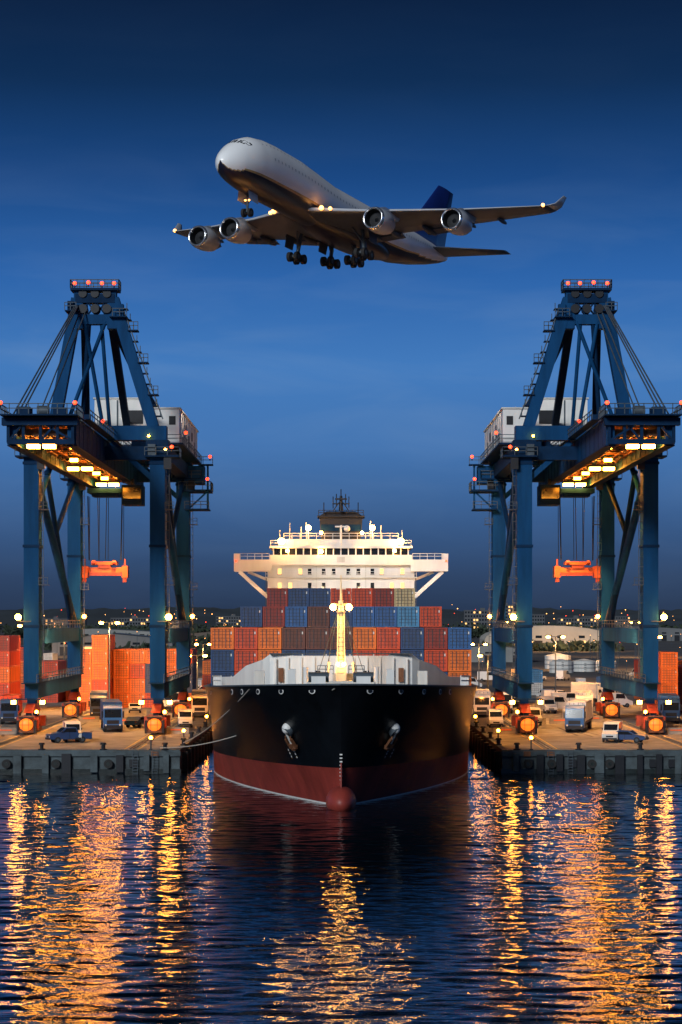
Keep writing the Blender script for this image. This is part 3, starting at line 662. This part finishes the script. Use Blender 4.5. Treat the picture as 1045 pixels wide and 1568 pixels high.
# ---------------------------------------------------------------- airliner
def airliner():
    A=bpy.data.objects.new('airliner',None); sc.collection.objects.link(A)
    f=Vector((-.47,-.88,.084)).normalized(); wv=Vector((.88,-.473,-.026)); wv=(wv-f*wv.dot(f)).normalized(); u=f.cross(wv)
    R=Matrix((f,wv,u)).transposed().to_4x4()
    A.matrix_world=Matrix.Translation((.3,321,76.8))@R
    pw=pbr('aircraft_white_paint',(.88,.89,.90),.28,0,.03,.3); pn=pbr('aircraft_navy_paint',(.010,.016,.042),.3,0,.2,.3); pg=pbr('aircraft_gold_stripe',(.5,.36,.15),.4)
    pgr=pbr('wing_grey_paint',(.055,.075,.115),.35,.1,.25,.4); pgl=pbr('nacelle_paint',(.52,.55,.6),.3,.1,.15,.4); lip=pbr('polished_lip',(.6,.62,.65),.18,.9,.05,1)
    fan=pbr('fan_dark',(.005,.006,.009),.5,.1,.1,1); fb=pbr('fan_blade',(.03,.033,.04),.4,.4,.1,1); tail=pbr('tail_navy_paint',(.010,.030,.20),.3,0,.2,.3)
    st=[(0,.05,.05,-.75),(.25,.62,.66,-.72),(.7,1.1,1.18,-.65),(1.5,1.7,1.85,-.5),(2.6,2.25,2.5,-.25),(4,2.7,3.1,.08),(6,3.05,3.65,.38),(9,3.22,3.98,.52),(12,3.25,4.08,.55),(19,3.25,4.02,.5),(24,3.25,3.8,.25),(29,3.25,3.5,.0),(36,3.25,3.45,0),(45,3.25,3.4,0),(51,3.12,3.15,.22),(57,2.65,2.6,.75),(63,1.85,1.85,1.4),(67.5,1.05,1.15,1.95),(70,.45,.6,2.3),(70.6,.2,.3,2.4)]
    import bisect
    xs=[s[0] for s in st]
    def sec(s):
        i=min(len(xs)-2,max(0,bisect.bisect_right(xs,s)-1)); t=(s-xs[i])/(xs[i+1]-xs[i])
        return [st[i][k]*(1-t)+st[i+1][k]*t for k in(1,2,3)]
    NA=72
    def surf(s,a,off=0):
        w_,h_,z_=sec(s); return (35-s,(w_+off)*math.sin(a),z_+(h_+off)*math.cos(a))
    ss=sorted(set(xs+list(np.arange(1,70,1.0))))
    rings=[[surf(s,2*math.pi*k/NA) for k in range(NA)] for s in ss]
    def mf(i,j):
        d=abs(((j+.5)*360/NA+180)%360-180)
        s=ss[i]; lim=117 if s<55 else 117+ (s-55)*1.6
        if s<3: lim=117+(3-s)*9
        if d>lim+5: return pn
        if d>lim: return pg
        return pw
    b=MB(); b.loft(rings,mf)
    b.sph((-1,0,-2.6),1,pn,(13,3.5,1.7),n=28,k=14)
    for sg in(-1,1):
        for s in np.arange(9,62,.95):
            a=math.radians(78)
            b.poly([surf(s,sg*a,.015),surf(s+.3,sg*a,.015),surf(s+.3,sg*(a-.10),.015),surf(s,sg*(a-.10),.015)],pgl)
        for s in np.arange(7,20,1.0):
            a=math.radians(45); b.poly([surf(s,sg*a,.015),surf(s+.28,sg*a,.015),surf(s+.28,sg*(a-.08),.015),surf(s,sg*(a-.08),.015)],pgl)
        for a0,a1,s0,s1 in((2,20,2.75,3.75),(22,36,2.95,4.1),(38,48,3.3,4.5)):
            A0,A1=math.radians(a0),math.radians(a1)
            b.poly([surf(s0+.25*(a0/30),sg*A0,.03),surf(s0+.35*(a1/30),sg*A1,.03),surf(s1+.1,sg*A1,.03),surf(s1,sg*A0,.03)],'glass')
        for s in(10.5,21,42,55):
            for sa,sb_ in((s,s+.07),(s+1.2,s+1.27)):
                b.poly([surf(sa,sg*math.radians(96),.015),surf(sb_,sg*math.radians(96),.015),surf(sb_,sg*math.radians(66),.015),surf(sa,sg*math.radians(66),.015)],pgl)
    b.build('fuselage',A,local=True)
    prof=[(0,0),(.02,.3),(.08,.58),(.25,.95),(.45,1),(.7,.65),(1,.06),(1,-.06),(.7,-.35),(.45,-.55),(.25,-.6),(.08,-.42),(.02,-.22)]
    def lift(secs,mat,name,vert=False):
        b=MB(); rings=[]
        for (y,xl,c,z,t,tw) in secs:
            rings.append([(xl-px*c,y,z+pz*t*c/2-px*c*tw) for px,pz in prof])
        b.loft(rings,mat); b.build(name,A,local=True)
    for sg in(-1,1):
        S=[(sg*0,16,17,-2.5,.12,.02),(sg*3,14,16,-2.3,.12,.03),(sg*9.8,9.6,11.6,-1.8,.11,.03),(sg*20.5,3.6,7.6,-.8,.10,.02),(sg*30.6,-1.8,4.2,.4,.09,.01),(sg*31.6,-2.5,3.4,.6,.09,0)]
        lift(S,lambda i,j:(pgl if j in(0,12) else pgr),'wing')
        b=MB(); rings=[]
        for (y,xl,c,z) in((31.55,-2.5,3.4,.6),(32.2,-3.8,2.5,1.2),(32.7,-5.6,1.2,2.7)):
            rings.append([(xl-px*c,sg*(y-pz*.05*c),z+pz*.04*c) for px,pz in prof])
        b.loft(rings,pgl)
        for ya,yb in((3.6,9.2),(12.6,19.0)):
            def te(y):
                i=max(k for k in range(len(S)) if abs(S[k][0])<=y); a_,c_=S[i],S[min(i+1,len(S)-1)]; t=(y-abs(a_[0]))/max(.01,abs(c_[0])-abs(a_[0]))
                v=[a_[k]*(1-t)+c_[k]*t for k in range(6)]; return v[1]-v[2],v[3]-v[2]*v[5]
            pa=te(ya);pb=te(yb)
            for q0,q1,dz0,dz1 in((.6,-1.0,-.05,-.5),):
                b.add([(pa[0]+q0,sg*ya,pa[1]+dz0),(pb[0]+q0,sg*yb,pb[1]+dz0),(pb[0]+q1*.85,sg*yb,pb[1]+dz1),(pa[0]+q1,sg*ya,pa[1]+dz1),
                       (pa[0]+q0,sg*ya,pa[1]+dz0-.25),(pb[0]+q0,sg*yb,pb[1]+dz0-.25),(pb[0]+q1*.85,sg*yb,pb[1]+dz1-.06),(pa[0]+q1,sg*ya,pa[1]+dz1-.06)],[(0,1,2,3),(7,6,5,4),(0,3,7,4),(1,5,6,2),(0,4,5,1),(3,2,6,7)],pgr)
        for yy in(5.5,8.6,13.6,16.6,19.6,24.0):
            i=max(k for k in range(len(S)) if abs(S[k][0])<=yy); a_,c_=S[i],S[i+1]; t=(yy-abs(a_[0]))/(abs(c_[0])-abs(a_[0])); v=[a_[k]*(1-t)+c_[k]*t for k in range(6)]
            kk=1 if yy<15 else .65
            b.sph((v[1]-v[2]*.9,sg*yy,v[3]-.7*kk),1,pgr,(2.6*kk,.33*kk,.5*kk),n=12,k=8)
        b.sph((-2.3,sg*31.0,.6),.26,M['lampS']); 
        b.sph((13.6,sg*3.9,-2.1),.34,M['lampS']); b.sph((12.8,sg*4.9,-2.05),.26,M['lampS'])
        b.build('wing_details',A,local=True)
        for yy,xx,zz in((11.8,12.9,-3.8),(21.0,6.9,-3.0)):
            b=MB(); pr=[(-1.4,1.1),(-.5,1.2),(-.2,1.28),(0,1.42),(-.08,1.54),(-.5,1.66),(-1.5,1.76),(-2.6,1.74),(-3.8,1.55),(-4.5,1.36)]
            n=32; rings=[[(xx+p,sg*yy+r*math.cos(2*math.pi*k/n),zz+r*math.sin(2*math.pi*k/n)) for k in range(n)] for p,r in pr]
            b.loft(rings,lambda i,j:(fan if i<2 else lip if i<5 else pgl),caps=(False,False))
            b.cyl((xx-1.35,sg*yy,zz),(xx-1.4,sg*yy,zz),1.12,fan,n=32); b.cyl((xx-.8,sg*yy,zz),(xx-1.36,sg*yy,zz),.02,fb,r2=.36,n=16)
            for k in range(22):
                t=2*math.pi*k/22; c,s_=math.cos(t),math.sin(t)
                b.poly([(xx-1.3,sg*yy+.35*c-.04*s_,zz+.35*s_+.04*c),(xx-1.24,sg*yy+1.08*c-.09*s_,zz+1.08*s_+.09*c),(xx-1.32,sg*yy+1.08*c+.03*s_,zz+1.08*s_-.03*c)],fb)
            b.cyl((xx-3.6,sg*yy,zz),(xx-6.0,sg*yy,zz),1.0,pgr,r2=.62,n=24); b.cyl((xx-5.9,sg*yy,zz),(xx-7.1,sg*yy,zz),.5,'dark',r2=.08,n=16)
            b.prism([(xx-1.0,zz+1.6),(xx-4.5,zz+1.3),(xx-7.5,zz+1.2),(xx-8.5,zz+2.3),(xx-3.2,zz+2.3)],sg*yy-.22,sg*yy+.22,pgl,'y')
            b.build('engine',A,local=True)
        lift([(sg*.8,-25.5,7.5,1.9,.1,0),(sg*11.2,-33.2,2.9,2.5,.09,0)],lambda i,j:pgr,'tailplane')
    b=MB(); rings=[]
    for z,xl,c,t in((1.5,-17.5,17,.07),(3.8,-21,13.6,.08),(13.2,-31.0,5.6,.09)):
        rings.append([(xl-px*c,pz*t*c/2,z) for px,pz in prof])
    b.loft(rings,tail); b.build('tail_fin',A,local=True)
    b=MB()
    def wheel(x,y,z,r=.66,w_=.5): b.cyl((x,y-w_/2,z),(x,y+w_/2,z),r,'rubber',n=20); b.cyl((x,y-w_/2-.02,z),(x,y+w_/2+.02,z),r*.45,'steel',n=14)
    b.cyl((27.4,0,-2.8),(27.2,0,-5.9),.17,'steel'); b.cyl((26,0,-3.2),(27.2,0,-4.8),.1,'steel')
    for s in(-.5,.5): wheel(27.2,s,-6.0,.6,.38)
    for s in(-1,1):
        b.poly([(28.6,s*.75,-3.1),(26,s*.75,-3.2),(26,s*.95,-4.6),(28.4,s*.95,-4.5)],pgl)
        b.sph((27.4,s*.3,-4.3),.14,'lampS')
    for y,x in((-5.6,3.2),(5.6,3.2),(-2.0,-.6),(2.0,-.6)):
        b.cyl((x,y*.9,-2.5),(x,y,-6.3),.28,'steel'); b.cyl((x+2.2,y*.8,-2.8),(x,y,-5.0),.14,'steel'); b.cyl((x+1.1,y,-6.3),(x-1.1,y,-6.3),.2,'steel')
        for dx in(-.95,.95):
            for dy in(-.6,.6): wheel(x+dx,y+dy,-6.4,.72,.5)
        b.poly([(x+1.4,y+1.2*(1 if y>0 else -1),-3),(x-1.2,y+1.2*(1 if y>0 else -1),-3),(x-1.2,y+1.5*(1 if y>0 else -1),-4.9),(x+1.2,y+1.5*(1 if y>0 else -1),-4.9)],pgr)
    b.build('landing_gear',A,local=True)
airliner()
# ---------------------------------------------------------------- vehicles
def wheels(b,xs,ys,r=.5,w_=.35):
    for y in ys:
        for x in xs: b.cyl((x-w_/2,y,r),(x+w_/2,y,r),r,'rubber',n=16); b.cyl((x-w_/2-.02,y,r),(x+w_/2+.02,y,r),r*.5,'steel',n=10)
headl=pbr('headlamp_glass',(.6,.6,.55),.2,0,.1,1)
def semi(x,y,rot,cab,box_,name='semi_truck'):
    e=MB(); b=e; cabm=pbr('truck_paint_'+cab,CC[cab],.35,0,.1,1); bm=pbr('container_'+box_,CC[box_])
    b.prism([(0,.6),(0,1.9),(.25,3.2),(.6,3.5),(2.1,3.6),(2.1,.6)],-1.25,1.25,cabm,'x')
    b.prism([(.02-.03,1.95),(.24-.03,3.05),(.24,3.05),(.02,1.95)],-1.1,1.1,'glass','x')
    b.box(-1.28,-1.255,.5,1.5,2.0,3.0,'glass'); b.box(1.255,1.28,.5,1.5,2.0,3.0,'glass')
    b.box(-1.2,1.2,-.12,.1,.45,.95,'dark'); b.box(-.8,.8,-.03,-.002,1.1,1.6,'dark')
    for s in(-1,1): b.sph((s*.95,-.08,.95),.13,headl); b.box(s*1.3,s*1.5,.2,.35,1.9,2.8,'dark')
    b.box(-.5,.5,.5,13.5,.75,1.05,'dark'); b.box(-1.2,1.2,2.6,13.6,1.05,1.3,'dark')
    b.box(-1.25,1.25,2.5,13.6,1.3,3.95,bm)
    for k in np.arange(2.7,13.5,.45):
        for s in(-1,1): b.box(s*1.25,s*1.3,k,k+.2,1.45,3.8,bm)
    for s in(-1,1):
        b.box(s*1.25,s*1.33,2.5,2.65,1.3,3.95,bm); b.box(s*1.25,s*1.33,2.5,13.6,1.3,1.42,'dark')
    for k in(-.9,-.3,.3,.9): b.box(k-.03,k+.03,2.44,2.5,1.4,3.9,'steel')
    wheels(b,(-1.0,1.0),(.9,3.4,4.6,11,12.2),.52,.4)
    b.build(name,loc=(x,y,QZ+.02),rotz=rot)
def pickup(x,y,rot,col='white',kind='pickup_truck'):
    b=MB(); pm=pbr('car_paint_'+col,CC[col],.3,0,.06,1)
    if kind=='pickup_truck': pr=[(0,.45),(0,1.0),(.15,1.12),(1.3,1.25),(2.0,1.85),(3.3,1.88),(3.6,1.2),(5.3,1.2),(5.3,.45)]
    elif kind=='delivery_van': pr=[(0,.45),(0,1.1),(.9,1.4),(1.5,2.25),(2.0,2.45),(5.4,2.45),(5.45,.45)]
    else: pr=[(0,.4),(0,.8),(.2,.9),(1.2,1.0),(2.0,1.48),(3.3,1.5),(4.0,1.05),(4.6,1.0),(4.7,.4)]
    b.prism(pr,-.95,.95,pm,'x')
    top=max(p[1] for p in pr)
    i=3 if kind!='delivery_van' else 2
    a,c=pr[i],pr[i+1]
    def L(t): return (a[0]+(c[0]-a[0])*t-.02,a[1]+(c[1]-a[1])*t+.02)
    b.prism([L(.12),L(.92),(L(.92)[0]+.02,L(.92)[1]-.01),(L(.12)[0]+.02,L(.12)[1]-.01)],-.82,.82,'glass','x')
    g0=c[0]+.05; g1=3.25 if kind!='delivery_van' else 2.9
    zl=1.3 if kind=='pickup_truck' else (1.55 if kind=='delivery_van' else 1.02)
    for s in(-1,1):
        b.prism([(a[0]+.35,zl),(g0,top-.12),(g1,top-.12),(g1+.1,zl)],s*.951,s*.965,'glass','x')
        b.box(s*.95,s*.962,2.45,2.5,.5,top-.1,'dark'); b.sph((s*.7,-.02,.78),.12,headl,(1.3,.4,1))
        b.box(s*.97,s*1.15,1.5,1.6,zl-.05,zl+.15,'dark'); b.box(s*.7-.12,s*.7+.12,pr[-1][0],pr[-1][0]+.03,.7,.9,'red')
    b.box(-.9,.9,-.1,.02,.4,.62,'dark'); b.box(-.45,.45,-.02,-.003,.68,.88,'dark')
    if kind=='pickup_truck': b.box(-.8,.8,3.75,5.15,1.19,1.21,'dark')
    wheels(b,(-.85,.85),(1.0,pr[-1][0]-1.2),.38,.25)
    b.build(kind,loc=(x,y,QZ+.02),rotz=rot)
semi(-30.4,289,.14,'blue','navy'); semi(31.0,288,-.2,'blue','white')
pickup(-35.7,264,-1.15,'navy','pickup_truck'); pickup(-32.6,264.5,.2,'white','delivery_van')
pickup(32.7,264,-.25,'white','delivery_van'); pickup(37.2,264,1.2,'navy','car')
pickup(-21.5,300,.1,'white','delivery_van'); pickup(21.5,300,0,'white','delivery_van'); semi(-47.5,310,.1,'navy','red'); semi(47.5,312,-.1,'navy','blue')
semi(26,345,-.1,'white','white'); semi(-27.5,352,.1,'white','white')
semi(-36.5,326,.1,'navy','navy'); semi(36.5,325,-.1,'white','white'); semi(-21.5,330,.05,'white','navy'); semi(21.6,332,-.05,'white','white'); semi(30,372,-.1,'white','white'); semi(46,372,.3,'white','white')
for x,y,r_,c,k in((-44.5,272,.4,'navy','pickup_truck'),(-28,305,2.9,'navy','car'),(27.5,306,.1,'white','delivery_van'),(33.5,345,.2,'white','delivery_van'),(-33,347,.1,'white','car'),(38,355,1.4,'white','delivery_van'),(34.5,308,.3,'white','delivery_van')): pickup(x,y,r_,c,k)
for i in range(24): pickup(random.uniform(24,75),random.uniform(370,560),random.uniform(0,6.3),random.choice(['white','white','white','navy']),random.choice(['delivery_van','delivery_van','pickup_truck']))
for i in range(8): pickup(random.uniform(-60,-24),random.uniform(350,500),random.uniform(0,6.3),random.choice(['white','navy']),'car')
def barrier(x,y,rot=0):
    b=MB(); b.prism([(-.3,0),(.3,0),(.15,.35),(.1,.85),(-.1,.85),(-.15,.35)],-1.5,1.5,'concrete','x'); b.box(-.9,.9,-.16,-.12,.45,.62,'orange'); b.build('concrete_barrier',loc=(x,y,QZ+.02),rotz=rot)
for sx in(-1,1):
    for x,y,r in((21.5,285,.1),(21.5,290,1.5),(28,312,0),(31.5,312,0),(44,284,0),(37,318,.3),(29,340,0),(22,320,1.5)): barrier(sx*x,y,r)
# ---------------------------------------------------------------- yard containers
def stack(x,y,cols,rows,pal,rot=0,seed=0):
    r=random.Random(seed)
    for i in range(cols):
        hgt=rows-(1 if r.random()<.3 else 0)
        for k in range(hgt):
            dx=i*P
            cont(x+dx*math.cos(rot),y+dx*math.sin(rot),QZ+.01+k*2.5,r.choice(pal),rot)
OR=['orange','orange','red','orange','dred']
stack(-43.0,362,2,5,['orange','orange','red'],0,1); stack(-37.5,370,5,4,['orange','red','orange','navy'],0,2)
stack(-56.8,345,2,5,['red','dred','orange'],0,3); stack(-66,392,6,4,OR,0,4); stack(-24,396,2,3,OR,0,9); stack(-49.5,400,2,2,['navy','red'],0,10)
stack(52.5,352,3,3,['navy','dred','red'],0,5); stack(51.2,338,1,4,['orange'],0,12); stack(57,400,5,3,OR,0,6); stack(36,430,2,2,['white','cream','sky'],0,7); stack(-33,450,5,2,OR+['white'],0,8)
for x,y,s in((-75,480,21),(-60,560,22),(95,620,24),(-100,640,25)): stack(x,y,7,2,OR+['navy','white'],0,s)
# ---------------------------------------------------------------- street lamps
def street_lamp(x,y,h=12,arms=2,power=900):
    b=MB(); b.cyl((0,0,0),(0,0,h),.16,'steel',r2=.09,n=8)
    for s in ((-1,1) if arms==2 else (1,)):
        b.beam((0,0,h),(s*1.4,0,h+.2),.12,.1,'steel'); b.box(s*1.2-.5,s*1.2+.5,-.3,.3,h+.1,h+.32,'dark'); b.sph((s*1.3,-.15,h-.02),.32,'lampY',(1.2,1,.7))
    b.box(-.3,.3,-.3,.3,0,.5,'concrete')
    o=b.build('street_lamp',loc=(x,y,QZ))
    if power: 
        l=slight('lamp_light',(0,-.6,h-.5),(0,-3,0),power,(1,.42,.11),130,.3); l.parent=o
for x,y,h,p in((-37.6,352,14.5,14000),(-24.0,362,9,4500),(37.6,380,12,12000),(24.5,362,9,9000),(-52,360,14,18000),(54,376,12,14000),(-60,470,12,14000),(28,440,10,14000),(-28,440,10,9000),(58,470,12,18000),(45,560,12,18000),(-45,560,12,14000),(22,600,12,0),(-80,650,14,0),(95,700,14,0),(-30,760,14,0),(60,800,14,0)):
    street_lamp(x,y,h,2,p)
slight('stack_flood',(-44,334,13),(-41,363,8),18000,(1,.42,.09),80,.5)
slight('stack_flood',(-32,340,13),(-33,371,8),15000,(1,.42,.09),80,.5)
slight('stack_flood',(-50,322,12),(-57,346,7),12000,(1,.42,.1),80,.5)
slight('stack_flood',(48,318,12),(53,342,8),9000,(1,.42,.1),80,.5)
def quay_lamp(x,y,z=1.2):
    b=MB(); b.cyl((0,0,0),(0,0,z),.09,'steel',n=8); b.sph((0,0,z+.18),.2,'lampO'); b.box(-.2,.2,-.2,.2,0,.1,'dark'); b.box(-.2,.2,-.2,.2,z+.38,z+.44,'dark')
    b.build('quay_edge_lamp',loc=(x,y,QZ+.25))
    plight('quay_lamp_light',(x,y+.5,QZ+z+.4),50,(1,.34,.06),.22)
for sx in(-1,1):
    for x,y in((21.6,QY+.3),(19.0,262),(18.6,300)): quay_lamp(sx*x,y)
# ---------------------------------------------------------------- background
def warehouse(x,y,wd,dp,h,arch=0,col='white',name='warehouse'):
    b=MB(); m=pbr('shed_'+col,{'white':(.22,.22,.21),'grey':(.13,.135,.14),'brown':(.11,.085,.065),'cream':(.40,.37,.31)}[col],.7,0,.25,.05)
    rf=pbr('roof_sheet',(.14,.15,.16),.5,0,.2,.1)
    if arch:
        n=14; pr=[(-wd/2,0)]+[(-wd/2*math.cos(math.pi*i/n),h*.45+h*.55*math.sin(math.pi*i/n)) for i in range(n+1)]+[(wd/2,0)]
        b.prism(pr,0,dp,m,'y')
    else:
        b.prism([(-wd/2,0),(-wd/2,h*.75),(0,h),(wd/2,h*.75),(wd/2,0)],0,dp,m,'y')
        b.add([(-wd/2-.5,-.5,h*.75),(0,-.5,h+.25),(0,dp,h+.25),(-wd/2-.5,dp,h*.75)],[(0,1,2,3)],rf); b.add([(wd/2+.5,-.5,h*.75),(0,-.5,h+.25),(0,dp,h+.25),(wd/2+.5,dp,h*.75)],[(3,2,1,0)],rf)
    n=max(2,int(wd/9))
    for i in range(n):
        cx=-wd/2+wd*(i+.5)/n
        b.box(cx-1.8,cx+1.8,-.1,-.01,0,h*.4,'dark' if random.random()<.7 else 'litglass')
        b.box(cx-1.5,cx+1.5,-.1,-.01,h*.5,h*.6,'glass')
    b.build(name,loc=(x,y,QZ))
warehouse(100,1040,62,40,12,1,'cream'); warehouse(52,760,30,24,6,0,'white'); warehouse(-95,900,50,30,9,0,'grey')
warehouse(-60,1250,60,30,9,0,'brown'); warehouse(-160,1400,90,30,9,0,'white'); warehouse(210,1500,90,40,10,0,'grey'); warehouse(-125,720,34,20,8,0,'white')
warehouse(30,1500,50,40,9,0,'grey'); warehouse(-15,1200,40,30,8,0,'white')
def tank(x,y,r,h):
    b=MB(); b.cyl((0,0,0),(0,0,h),r,'dirtywhite',n=32); b.cyl((0,0,h),(0,0,h+r*.2),r,'dirtywhite',r2=.2,n=32)
    for k in (.33,.66): b.cyl((0,0,h*k),(0,0,h*k+.15),r+.06,'steel',n=32)
    for k in np.arange(0,h,.6): b.box(-.3,.3,-r-.2,-r-.1,k,k+.08,'steel')
    b.build('storage_tank',loc=(x,y,QZ))
tank(62,610,3.4,3.2); tank(70,625,3.4,3); tank(66,660,4,4); tank(78,640,3.4,2.6)
def office(x,y,wd,h,fl):
    b=MB(); m=pbr('office_facade',(.085,.09,.10),.8,0,.2,.05); b.box(-wd/2,wd/2,0,15,0,h,m); b.box(-wd/2-.3,wd/2+.3,-.3,15.3,h,h+.6,m); b.box(-2,3,4,9,h+.6,h+3,m)
    for f in range(fl):
        for i in range(int(wd/3)):
            z=h*(f+.3)/fl; cx=-wd/2+1.5+i*3; b.box(cx-.9,cx+.9,-.08,-.01,z,z+h/fl*.5,'litglass' if random.random()<.2 else 'glass')
    b.build('office_building',loc=(x,y,QZ))
for x,y,wd,h in((150,2300,38,24),(178,2350,30,30),(205,2500,60,20),(-230,2400,50,16),(-130,2600,40,18),(260,2400,40,16),(-330,2500,70,15),(60,2800,50,16),(330,2700,60,18),(-40,2900,60,14)): office(x,y,wd,h,max(3,int(h/3.5)))
b=MB()
hm=pbr('hill_vegetation',(.03,.042,.05),.95,0,.5,.004)
def ridge(y,base,amp,seed,depth):
    r=np.random.RandomState(seed); xs=np.linspace(-3500,3500,500); z=np.zeros_like(xs)
    for k in range(1,60): z+=np.sin(xs*k*.0013*2+r.uniform(0,6.28))*amp/k**.8*r.uniform(.3,1)
    z=base+z
    o=len(b.v); k=b.mi(hm)
    for i,x in enumerate(xs): b.v+=[(x,y-depth,QZ-1),(x,y-depth*.4,max(3,z[i]*.6)),(x,y,max(4,z[i])),(x,y+depth,QZ-1)]
    for i in range(len(xs)-1):
        for j in range(3): b.f.append((o+i*4+j,o+i*4+4+j,o+i*4+5+j,o+i*4+1+j)); b.m.append(k); b.sm.append(True)
ridge(5200,34,7,1,500); ridge(7500,52,10,2,600); ridge(3600,20,4,3,200)
b.build('hills')
def tree_mass(x0,x1,y,n,h,seed):
    r=random.Random(seed); b=MB(); fm=pbr('foliage',(.035,.052,.03),.95,0,.5,.4)
    for i in range(n):
        cx=r.uniform(x0,x1); cy=y+r.uniform(-10,10); hh=h*r.uniform(.4,1); 
        for q in range(7):
            s=r.uniform(.6,1.6); c=Vector((cx+r.gauss(0,hh*.25),cy+r.gauss(0,1.5),r.uniform(.15,1)*hh)); 
            a=[c+Vector((r.gauss(0,s),r.gauss(0,s),r.gauss(0,s))) for _ in range(4)]
            b.add(a,[(0,1,2),(0,2,3),(0,3,1),(1,3,2)],fm)
    b.build('distant_trees',loc=(0,0,QZ))
tree_mass(-260,260,1700,900,9,1); tree_mass(-140,-20,1050,400,7,2); tree_mass(20,130,1020,150,4,3); tree_mass(-400,400,2100,1000,11,4); tree_mass(-90,-30,820,200,5,6)
b=MB(); r=random.Random(4)
for i in range(330):
    y=math.exp(r.uniform(math.log(520),math.log(4800))) if i<180 else r.uniform(3000,4900); x=r.uniform(-.165,.165)*y; z=QZ+r.uniform(3,11) if y<2500 else QZ+r.uniform(4,34)
    b.sph((x,y,z),y/3320*r.choice([.35,.45,.5,.65]),r.choice(['lampS','lampS','lampS','lampR']),n=6,k=4)
    b.cyl((x,y,QZ),(x,y,z),.08,'steel',n=4,cap=False)
b.build('distant_harbour_lights')
for x,y in((-60,620),(70,640),(-120,850),(120,850),(0,560),(0,900),(60,960),(105,1000),(-100,1250),(60,500)): slight('yard_flood',(x,y,26),(x,y+10,0),80000,(1,.5,.18),125,1)
